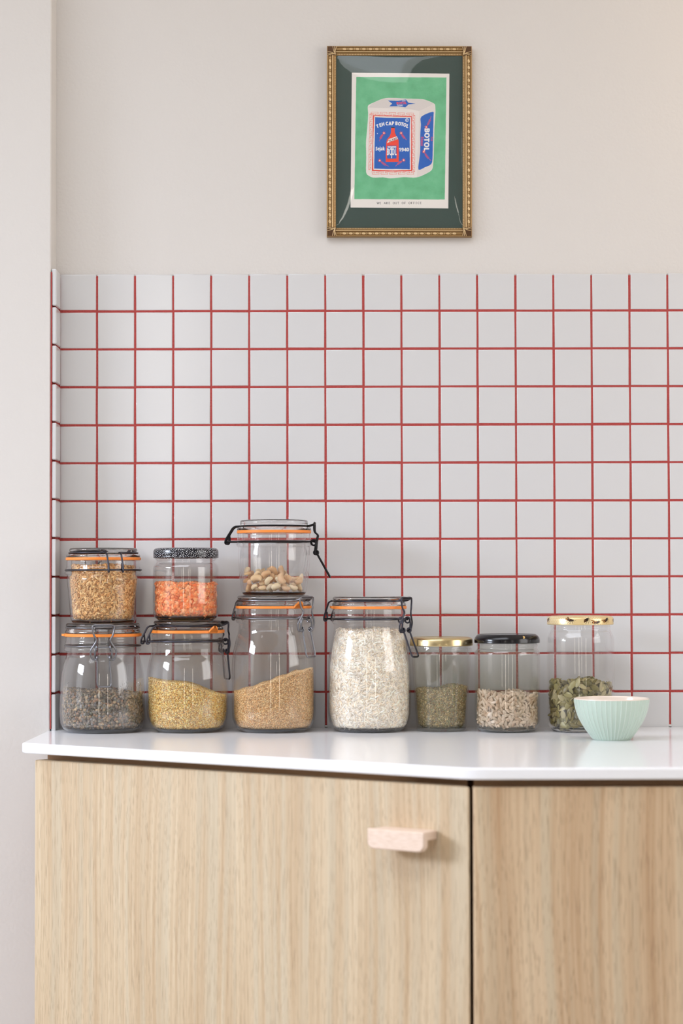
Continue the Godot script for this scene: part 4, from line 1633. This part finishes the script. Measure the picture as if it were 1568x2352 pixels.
	# F: straight jar with a dotted lid on top of B, red lentils
	var f_out: Array = smooth.call([24, 1.6, 31, 0.7, 34, 0.0, 36, 0.8, 39.6, 3.8, 41.5, 8.6, 41.9, 16, 41.8, 40, 41.8, 64.5, 41.2, 69.2, 39.3, 72.4, 37.7, 74.6, 37.5, 76.4, 38.8, 77.6, 39.2, 78.6, 38.8, 79.6, 37.6, 80.8, 37.5, 87, 36.4, 88.4])
	var f_in := inner_of(f_out, 2.2, 5.8, 34.4, 72.0, 88.4)
	var at_f := at_b + Vector3(-0.0021, 0.1417, 0.0)
	var dots := StandardMaterial3D.new()
	dots.resource_name = "dotted_lid"
	dots.albedo_texture = dots_texture()
	dots.roughness = 0.22
	screw_jar(at_f, "short screw-top jar of orange lentils with a black lid of white dots", mats.clear_glass, f_out, f_in, mmp([37.8, 82.2, 37.9, 80.2, 38.9, 79.4, 41.2, 80.0, 41.9, 80.8, 41.6, 81.8, 41.8, 83, 41.7, 88, 41.0, 90.4, 39.2, 92.0, 37.0, 92.7, 34.6, 92.2, 0, 92.0]), dots, 30.0)
	fill("red_lentils", "orange split lentils half filling the jar with the dotted lid", "lentils", at_f, f_in, func(x, z): return 47.6 - x * 0.02 + 0.9 * sin(x * 0.2), 1.2, 2.6, 3600, 1000, 0.62, [lens(2.5, 0.2, 0.42)], [srgb(246, 146, 84), srgb(242, 130, 66), srgb(248, 164, 104), srgb(238, 116, 54), srgb(246, 152, 90), srgb(250, 178, 124)])

	# G: conical jar on top of C, cashews
	var g_out: Array = smooth.call([26, 1.2, 35, 0.5, 37.6, 0.0, 39.4, 0.6, 41.4, 3.6, 42.6, 9, 44.1, 21.4, 46.0, 39.8, 46.1, 60.2, 46.6, 61.6, 47.9, 62.8, 48.4, 63.8, 47.8, 65.8, 46.9, 68.2, 47.1, 70, 47.3, 71.6, 46.9, 73.4, 46.8, 77.6, 46.2, 79.0, 45.0, 79.2])
	var g_in := inner_of(g_out, 2.8, 4.2, 41.0, 60.0, 79.2)
	var lid_g := {"top": 96.2, "bottom": 82.8, "flange": 47.3, "bead": 43.6, "groove": 42.8, "wire": 88.2, "inside": 40.6, "gasket": 79.2, "gasket_r": 47.6, "neck_wire": 68.4, "neck_groove": 46.8}
	var at_g := at_c + Vector3(0.0006, 0.1738, 0.0)
	var jar_g := clip_jar(at_g, 88.0, "short tapered clip-top jar of cashews, topmost of all the jars", g_out, g_in, lid_g, mats.black_wire, -999.0, 29.0)
	emboss(jar_g, "NIVEAU DE", g_out, 54.2, 3.6, 5.0 - 88.0, "Droid Sans")
	cashews(at_g, g_in)

	# H: tapered greenish jar with a gold lid, dried herbs
	var h_out: Array = smooth.call([22, 1.8, 27, 0.8, 29.5, 0.0, 30.6, 0.6, 31.6, 3.0, 32.2, 10, 34.7, 44.4, 37.2, 90, 37.5, 98.0, 37.4, 100.6, 38.6, 102.6, 39.0, 104.0, 38.6, 105.4, 37.4, 106.8, 37.2, 115.0, 36.4, 116.2])
	var h_in := inner_of(h_out, 2.1, 5.0, 34.0, 98.5, 116.2)
	var at_h := Vector3(0.1293, COUNTER_Y, 0.061)
	screw_jar(at_h, "narrow tapered jar of dried green herbs with a shiny gold lid", mats.green_glass, h_out, h_in, mmp([37.4, 110.0, 37.6, 109.2, 38.4, 108.7, 40.0, 108.8, 40.6, 109.6, 40.4, 110.8, 40.2, 116.6, 39.4, 118.0, 37.0, 119.3, 35.4, 120.0, 33.6, 119.6, 0, 119.4]), mats.gold_lid)
	fill("dried_herbs", "dried green and brown herbs half filling the gold-lidded jar", "herbs", at_h, h_in, func(x, z): return 55.0 + x * 0.10 + 1.6 * sin(x * 0.16 - 0.6) - z * 0.02, 0.7, 2.2, 19000, 3500, 0.6, [grain([0.0, -1.0, 0.8, -0.6, 1.0, 0.1, 0.7, 0.7, 0.0, 1.0], 4, 0.42, 2.3, 0.26), grain([0.0, -1.0, 0.8, -0.6, 1.0, 0.1, 0.7, 0.7, 0.0, 1.0], 4, 0.7, 1.3, 0.3)], [srgb(184, 152, 90), srgb(160, 122, 66), srgb(134, 120, 72), srgb(200, 174, 120), srgb(218, 196, 146), srgb(148, 138, 104), srgb(118, 94, 58), srgb(168, 150, 118), srgb(142, 140, 90)], 0.8)

	# I: straight jar with a black lid, sunflower seeds
	var i_out: Array = smooth.call([23, 1.8, 30, 0.8, 33, 0.0, 35, 0.8, 39.2, 5.6, 41.2, 10.6, 41.8, 17, 41.8, 50, 41.7, 94.0, 41.4, 100.4, 40.2, 103.2, 38.4, 105.2, 37.9, 107.0, 38.8, 108.4, 39.2, 109.5, 38.8, 110.6, 37.8, 112.0, 37.6, 119.0, 36.6, 120.4])
	var i_in := inner_of(i_out, 2.1, 5.4, 34.4, 103.5, 120.4)
	var at_i := Vector3(0.2127, COUNTER_Y, 0.072)
	var blid := screw_jar(at_i, "straight jar of hulled sunflower seeds with a glossy black lid", mats.green_glass, i_out, i_in, mmp([38.2, 115.0, 38.3, 112.8, 39.0, 112.3, 41.2, 112.4, 41.9, 113.2, 41.7, 114.2, 41.8, 116.4, 41.0, 119.2, 39.2, 121.6, 37.2, 123.2, 36.0, 123.7, 34.4, 123.2, 0, 123.0]), mats.black_lid)
	var mark := MB.new()
	mark.lathe(mmp([1.0, 0.0, 0.9, 0.5, 0.0, 0.7]), 14, Transform3D(Basis(Vector3.RIGHT, Vector3(0.22, 0.28, 0.36).normalized(), Vector3(0, -0.79, 0.61)).orthonormalized() * Basis.from_scale(Vector3(0.0022, 0.0003, 0.0022)), Vector3(0.0178, 0.1203, 0.0359)), 60.0)
	put("lid_mark", mark.mesh(), mat("gold_mark", srgb(212, 178, 110), 0.4, 0.6), blid)
	loose_seeds("sunflower_seed", "pale hulled sunflower seed in the jar with the glossy black lid", "seed", "sunflower seeds in the black-lidded jar", at_i, i_in, func(x, z): return 49.5 - x * 0.02 + 1.6 * sin(x * 0.15) + 1.2 * sin(z * 0.17), 2.6, 235, 45, 3.5, 0.46,
		[grain([0.0, -1.0, 0.42, -0.92, 0.78, -0.64, 1.0, -0.18, 0.94, 0.2, 0.7, 0.58, 0.38, 0.86, 0.0, 1.0], 11, 2.35, 4.5, 1.55), grain([0.0, -1.0, 0.48, -0.88, 0.84, -0.58, 1.0, -0.1, 0.86, 0.32, 0.56, 0.7, 0.28, 0.92, 0.0, 1.0], 11, 2.1, 4.1, 1.3)],
		[srgb(222, 198, 172), srgb(212, 186, 158), srgb(230, 210, 188), srgb(202, 174, 146), srgb(218, 194, 166), srgb(192, 162, 134)], 0.6)

	# J: straight jar with a bee lid, pumpkin seeds
	var j_out: Array = smooth.call([24, 1.8, 31, 0.8, 34, 0.0, 36, 0.8, 39.8, 5.6, 42.0, 11.6, 42.8, 20, 42.8, 50, 42.8, 113, 42.0, 119.6, 40.2, 124.6, 38.4, 128.6, 37.9, 130.4, 38.4, 131.6, 38.6, 132.6, 38.2, 133.6, 37.5, 135, 37.5, 142.0, 36.6, 143.4])
	var j_in := inner_of(j_out, 2.1, 5.6, 34.6, 126.5, 143.4)
	var at_j := Vector3(0.3062, COUNTER_Y, 0.072)
	var bees := StandardMaterial3D.new()
	bees.resource_name = "bee_lid"
	bees.albedo_texture = bee_texture()
	bees.roughness = 0.3
	bees.metallic = 0.35
	screw_jar(at_j, "straight jar of pumpkin seeds with a gold lid printed with bees", mats.clear_glass, j_out, j_in, mmp([38.2, 138.0, 38.3, 136.2, 39.0, 135.6, 41.6, 135.6, 42.3, 136.4, 42.2, 137.4, 42.2, 143.2, 41.4, 144.9, 39.6, 146.2, 37.0, 146.7, 35.0, 146.2, 0, 146.0]), bees, 30.0)
	loose_seeds("pumpkin_seed", "flat green pumpkin seed in the jar with the bee lid", "seed", "pumpkin seeds in the bee-lidded jar", at_j, j_in, func(x, z): return 63.0 - absf(x) * 0.03 + 2.4 * sin(x * 0.13 + 0.5) + 1.5 * sin(z * 0.2), 3.2, 130, 36, 6.1, 0.48,
		[grain([0.0, -1.0, 0.55, -0.86, 0.9, -0.45, 1.0, 0.0, 0.86, 0.45, 0.5, 0.84, 0.0, 1.0], 10, 4.1, 6.6, 1.3), grain([0.0, -1.0, 0.6, -0.84, 0.96, -0.4, 0.98, 0.05, 0.74, 0.55, 0.34, 0.9, 0.0, 1.0], 10, 3.7, 6.2, 1.2)],
		[srgb(128, 116, 58), srgb(146, 134, 76), srgb(104, 96, 42), srgb(170, 156, 108), srgb(88, 80, 32), srgb(154, 144, 92), srgb(116, 102, 42)], 0.38)


func dots_texture() -> ImageTexture:
	var w := 2048
	var h := 384
	var img := Image.create(w, h, false, Image.FORMAT_RGB8)
	img.fill(srgb(16, 17, 26))
	var placed := []
	var cell := {}
	# about 7.8 px per mm round the lid; v runs 30 units per metre of profile
	for k in 26000:
		var p := Vector2(rng.randf() * w, rng.randf() * h)
		var key := Vector2i(int(p.x / 20), int(p.y / 20))
		var clash := false
		for dx in [-1, 0, 1]:
			for dy in [-1, 0, 1]:
				for q in cell.get(key + Vector2i(dx, dy), []):
					if Vector2(p.x - q.x, (p.y - q.y) / 1.45).length() < 13.5:
						clash = true
		if clash:
			continue
		if not cell.has(key):
			cell[key] = []
		cell[key].append(p)
		placed.append(p)
	for p in placed:
		var r: float = rng.randf_range(2.9, 4.6)
		for y in range(int(p.y - r * 1.5), int(p.y + r * 1.5) + 1):
			for x in range(int(p.x - r), int(p.x + r) + 1):
				if Vector2(x - p.x, (y - p.y) / 1.45).length() <= r and y >= 0 and y < h:
					img.set_pixel(posmod(x, w), y, srgb(226, 226, 228))
	img.generate_mipmaps()
	return ImageTexture.create_from_image(img)


func bee_texture() -> ImageTexture:
	var w := 2048
	var h := 384
	var cv := Canvas.new(w, h, srgb(228, 202, 146))
	cv.mapping = func(p: Vector2) -> Vector2: return p
	# v = 30 per metre of profile: 11.5 px per mm up the side; the visible side is rows 25..150
	var hexes := srgb(240, 226, 188)
	for sx in range(0, 72):
		for sy in range(0, 9):
			var c := Vector2(sx * 28.4 + (14.2 if sy % 2 else 0.0), 10 + sy * 25.0)
			var az: float = fposmod(c.x / w * 360.0 + 180.0, 360.0) - 180.0
			if (az > -20 and az < -2) or (az > 31 and az < 90):
				continue
			var pts := []
			for k in 7:
				pts.append(c + Vector2(sin(TAU * k / 6), cos(TAU * k / 6)) * 15.5)
			cv.stroke(pts, 3.4, hexes)
	for az in [-23.7, 3.9, 23.3, 44.8, 80.0, 118.0, 150.0, 176.0, 205.0, 240.0, 280.0]:
		var down: bool = absf(az - 23.3) < 0.1
		var c := Vector2(fposmod(az, 360.0) / 360.0 * w, 104.0 if down else 138.0)
		var tilt: float = 0.0 if down else (-0.5 if az < 0 else 0.6)
		var dk := srgb(44, 26, 14)
		var put_at := func(x: float, y: float) -> Vector2: return c + Vector2(x * 1.35, y * 1.5).rotated(tilt)
		var oval := func(x: float, y: float, rx: float, ry: float, col: Color) -> void:
			var pts := []
			for k in 16:
				pts.append(put_at.call(x + cos(TAU * k / 16) * rx, y + sin(TAU * k / 16) * ry))
			cv.poly(pts, col)
		oval.call(0.0, 0.0, 17.0, 13.0, dk)
		oval.call(-21.0, -2.0, 19.0, 12.0, srgb(78, 46, 20))
		oval.call(-28.0, -3.0, 5.0, 10.0, srgb(176, 118, 50))
		oval.call(17.0, 6.0, 9.0, 9.0, dk)
		cv.poly([put_at.call(0, 8), put_at.call(-40, 26), put_at.call(-46, 14), put_at.call(-6, 3)], srgb(150, 106, 60))
		for leg in [[-8, -30, 12], [4, -4, -36], [10, 14, -34], [14, 30, -22], [0, -24, -30], [22, 38, 20]]:
			cv.stroke([put_at.call(leg[0], -4), put_at.call((leg[0] + leg[1]) * 0.5 + 4, leg[2] * 0.5), put_at.call(leg[1], leg[2])], 3.2, dk)
	var img := cv.img
	# v grows upwards along the profile, image rows grow downwards with v: nothing to turn
	img.generate_mipmaps()
	return ImageTexture.create_from_image(img)


func loose_seeds(called: String, label: String, category: String, group: String, at: Vector3, inner: Array, top: Callable, clear: float, n_side: int, n_top: int, spacing: float, flat: float, meshes: Array, palette: Array, rough: float) -> void:
	# the seeds that can be picked out against the glass and on top, one object each; the rest of the heap is one mass behind them
	var shades := []
	for k in 8:
		var m := StandardMaterial3D.new()
		m.resource_name = called + "_shade"
		var c: Color = palette[k % palette.size()]
		m.albedo_color = c.lightened(rng.randf_range(0.0, 0.10)) if k % 2 else c.darkened(rng.randf_range(0.0, 0.12))
		m.roughness = rough
		shades.append(m)
	var front := spots(inner, top, clear, 0.6, n_side * 14, 0, flat, deg_to_rad(112.0))
	front.append_array(spots(inner, top, clear + 1.0, 0.8, 0, n_top * 10, flat, PI))
	var kept := []
	var n_kept := 0
	for x in front:
		if n_kept >= n_side + n_top:
			break
		var ok := true
		for q in kept:
			if x.origin.distance_squared_to(q) < spacing * spacing * 1e-6:
				ok = false
				break
		if not ok:
			continue
		kept.append(x.origin)
		n_kept += 1
		var o := put(called, meshes[rng.randi() % meshes.size()], shades[rng.randi() % 8], null, at + x.origin)
		var s := rng.randf_range(0.88, 1.1)
		o.basis = x.basis.scaled_local(Vector3(s, s * rng.randf_range(0.94, 1.06), s))
		tag(o, label, category, group)
	var mass := root_of(called + "_heap", at)
	tag(mass, "rest of the heap behind the " + group, category, "", "stuff")
	var m2 := StandardMaterial3D.new()
	m2.resource_name = called + "_heap"
	m2.vertex_color_use_as_albedo = true
	m2.roughness = rough
	var deeper := []
	for p in inner:
		deeper.append(Vector2(maxf(p.x - 2.2, 1.0), p.y))
	var low := func(x: float, z: float) -> float: return top.call(x, z) - 1.8
	many("grains", meshes[0], spots(deeper, low, clear, 1.5, n_side * 2, n_top * 2, flat), palette, m2, mass)
	many("grains_001", meshes[1], spots(deeper, low, clear, 1.5, n_side, n_top, flat), palette, m2, mass)
	var core := put("packed_core", core_mesh(deeper, low, clear + 1.6), mat(called + "_core", mean(palette), 0.9), mass)
	core.set_meta("kind", "stuff")


func cashew_mesh(sd: int, halved: bool) -> ArrayMesh:
	var r := RandomNumberGenerator.new()
	r.seed = sd
	var mb := MB.new()
	var rings := 15
	var seg := 12
	var bend := r.randf_range(1.7, 2.5)
	var arc_r := r.randf_range(4.6, 5.6)
	var fat := r.randf_range(3.2, 4.0)
	var idx := []
	for k in rings + 1:
		var t := float(k) / rings
		var a := (t - 0.5) * bend
		var c := Vector3(sin(a) * arc_r, cos(a) * arc_r - arc_r * 0.72, 0)
		var outw := Vector3(sin(a), cos(a), 0)
		var along := Vector3(cos(a), -sin(a), 0)
		var w := sqrt(maxf(0.0, 1.0 - pow(absf(2.0 * t - 1.0), 2.6)))
		var rad := fat * w * (0.86 + 0.2 * (1.0 - t))
		var row := []
		for j in seg:
			var b := TAU * j / seg
			var zz := cos(b) * rad * 0.86
			var crease := 0.0
			if halved:
				zz = maxf(zz, -rad * 0.05)
			elif absf(cos(b)) < 0.2 and sin(b) > 0:
				crease = 0.25
			var off := outw * sin(b) * (rad - crease) + Vector3(0, 0, zz)
			var push := along * (1.0 if t > 0.5 else -1.0) * (1.0 - w) * 1.2
			var wob := 1.0 + 0.05 * sin(t * 9.0 + b * 2.0 + sd)
			row.append(mb.vert((c + off * wob + push) * MM, Vector3.ZERO))
		idx.append(row)
	for k in rings:
		for j in seg:
			var j2 := (j + 1) % seg
			mb.quad(idx[k][j], idx[k + 1][j], idx[k + 1][j2], idx[k][j2])
	# smooth normals, turned outward
	var acc := PackedVector3Array()
	acc.resize(mb.v.size())
	var vol := 0.0
	for t in range(0, mb.i.size(), 3):
		var p := mb.v[mb.i[t]]
		var q := mb.v[mb.i[t + 1]]
		var s := mb.v[mb.i[t + 2]]
		var nn := -(q - p).cross(s - p)
		vol += p.dot(q.cross(s))
		for k in 3:
			acc[mb.i[t + k]] += nn
	var flip := vol > 0.0
	for k in acc.size():
		mb.n[k] = (-acc[k] if flip else acc[k]).normalized()
	if flip:
		for t in range(0, mb.i.size(), 3):
			var s := mb.i[t + 1]
			mb.i[t + 1] = mb.i[t + 2]
			mb.i[t + 2] = s
	return mb.mesh()


func cashews(at: Vector3, inner: Array) -> void:
	var count := 70
	var rad := 6.3
	var pos := []
	for k in count:
		var a := rng.randf() * TAU
		var r := sqrt(rng.randf()) * 32.0
		pos.append(Vector3(sin(a) * r, 12.0 + rng.randf() * 60.0, cos(a) * r))
	# settle them as balls: push apart, pull down, keep inside the glass
	for step in 220:
		for k in count:
			pos[k].y -= 0.5 if step < 170 else 0.12
		for it in 2:
			for k in count:
				for q in range(k + 1, count):
					var d: Vector3 = pos[q] - pos[k]
					var l := d.length()
					if l < rad * 2.0 and l > 0.001:
						var push := d / l * (rad * 2.0 - l) * 0.5
						pos[k] -= push
						pos[q] += push
			for k in count:
				var p: Vector3 = pos[k]
				p.y = maxf(p.y, inner[0].y + 6.0)
				var lim := radius_at(inner, p.y) - 6.6
				var rr := Vector2(p.x, p.z).length()
				if rr > lim:
					p.x *= lim / rr
					p.z *= lim / rr
				pos[k] = p
	var meshes := []
	for k in 6:
		meshes.append(cashew_mesh(40 + k, k % 3 == 2))
	var shades := []
	for c in [srgb(228, 200, 158), srgb(220, 184, 136), srgb(234, 212, 178), srgb(212, 168, 120), srgb(230, 206, 168), srgb(216, 178, 138)]:
		var m := StandardMaterial3D.new()
		m.resource_name = "cashew"
		m.albedo_color = c
		m.roughness = 0.55
		m.subsurf_scatter_enabled = true
		m.subsurf_scatter_strength = 0.1
		shades.append(m)
	for k in count:
		var o := put("cashew", meshes[rng.randi() % 6], shades[rng.randi() % 6], null, at + pos[k] * MM)
		var out := Vector3(pos[k].x, 0, pos[k].z).normalized()
		o.basis = grain_basis((out + Vector3(0, 0.25, 0)).normalized(), 0.55).scaled_local(Vector3.ONE * rng.randf_range(1.0, 1.18))
		tag(o, "pale curved cashew nut in the topmost clip-top jar", "nut", "cashews in the topmost jar")


func bowl() -> void:
	var b := root_of("bowl", Vector3(0.3270, COUNTER_Y, 0.222))
	tag(b, "small mint green ribbed ceramic bowl on the worktop in front of the pumpkin seeds", "bowl")
	var outer := spline(mmp([20.5, 0.9, 21.4, 0.0, 22.4, 0.4, 25.6, 4.4, 31.0, 11.6, 35.4, 18.4, 38.9, 24.8, 41.6, 31.4, 43.6, 38.4, 44.7, 44.6, 45.2, 48.9]), 4)
	var mb := MB.new()
	mb.lathe(scaled(outer), 360, Transform3D.IDENTITY, 40.0, 1.0, 45, 0.007)
	mb.lathe(scaled(mmp([0.0, 0.9, 20.5, 0.9])), 48)
	put("outside", mb.mesh(), mat("mint_glaze", srgb(186, 204, 190), 0.16, 0.0), b)
	mb = MB.new()
	var ridge := MB.new()
	for k in 45:
		var a := TAU * k / 45
		var pts := []
		for p in outer:
			if p.y > 0.8:
				pts.append(Vector3(sin(a) * (p.x - 0.05), p.y, cos(a) * (p.x - 0.05)) * MM)
		ridge.tube(pts, 0.00034, 5, false, false)
	tag(put("ridges", ridge.mesh(), mat("pale_mint_glaze", srgb(212, 224, 214), 0.16), b), "", "", "", "stuff")
	var inside := spline(mmp([45.2, 48.9, 45.0, 49.8, 44.2, 50.2, 43.2, 49.6, 42.4, 46.0, 41.0, 38.6, 38.0, 29.5, 32.5, 19.0, 25.0, 9.4, 18.0, 5.2, 0.0, 4.2]), 4)
	mb.lathe(scaled(inside), 120, Transform3D.IDENTITY, 40.0)
	put("inside", mb.mesh(), mat("cream_glaze", srgb(232, 218, 204), 0.2), b)


# a small brass wall lamp with a glass globe, just outside the picture on the right: its warm light reaches the wall there
func wall_lamp() -> void:
	var lamp := root_of("wall_lamp", Vector3(0.80, 1.74, -0.0045))
	tag(lamp, "small brass wall lamp with a round warm globe outside the picture", "lamp")
	var brass: Material = mats.gold_lid
	var mb := MB.new()
	mb.lathe(scaled(mmp([0, 0, 42, 0, 44, 2, 44, 7, 41, 10, 14, 12, 12, 15, 0, 15])), 40, Transform3D(Basis(Vector3.RIGHT, PI / 2), Vector3.ZERO))
	put("back_plate", mb.mesh(), brass, lamp)
	mb = MB.new()
	mb.tube(spline([Vector3(0, 0, 0.012), Vector3(0, 0.002, 0.06), Vector3(0, 0.012, 0.10), Vector3(0, 0.036, 0.125)], 6), 0.006, 10)
	mb.lathe(scaled(mmp([0, 30, 16, 32, 22, 38, 24, 46, 21, 50, 0, 50])), 28, Transform3D(Basis.IDENTITY, Vector3(0, 0, 0.127)))
	put("arm", mb.mesh(), brass, lamp)
	mb = MB.new()
	var ball := []
	for k in 19:
		var a := -PI / 2 + PI * k / 18
		ball.append(Vector2(cos(a) * 0.045 if k > 0 and k < 18 else 0.0, 0.096 + sin(a) * 0.045))
	mb.lathe(ball, 32, Transform3D(Basis.IDENTITY, Vector3(0, 0, 0.127)), 60.0)
	var glow := StandardMaterial3D.new()
	glow.resource_name = "lamp_globe"
	glow.albedo_color = srgb(250, 240, 224)
	glow.emission_enabled = true
	glow.emission = srgb(255, 222, 178)
	glow.emission_energy_multiplier = 1.5
	put("bulb", mb.mesh(), glow, lamp)
	var l := OmniLight3D.new()
	l.name = "lamp_light"
	l.light_color = srgb(255, 226, 190)
	l.light_energy = 0.07
	l.light_size = 0.04
	l.omni_range = 8.0
	l.omni_attenuation = 2.0
	l.shadow_enabled = true
	lamp.add_child(l)
	l.position = Vector3(0, 0.096, 0.127)
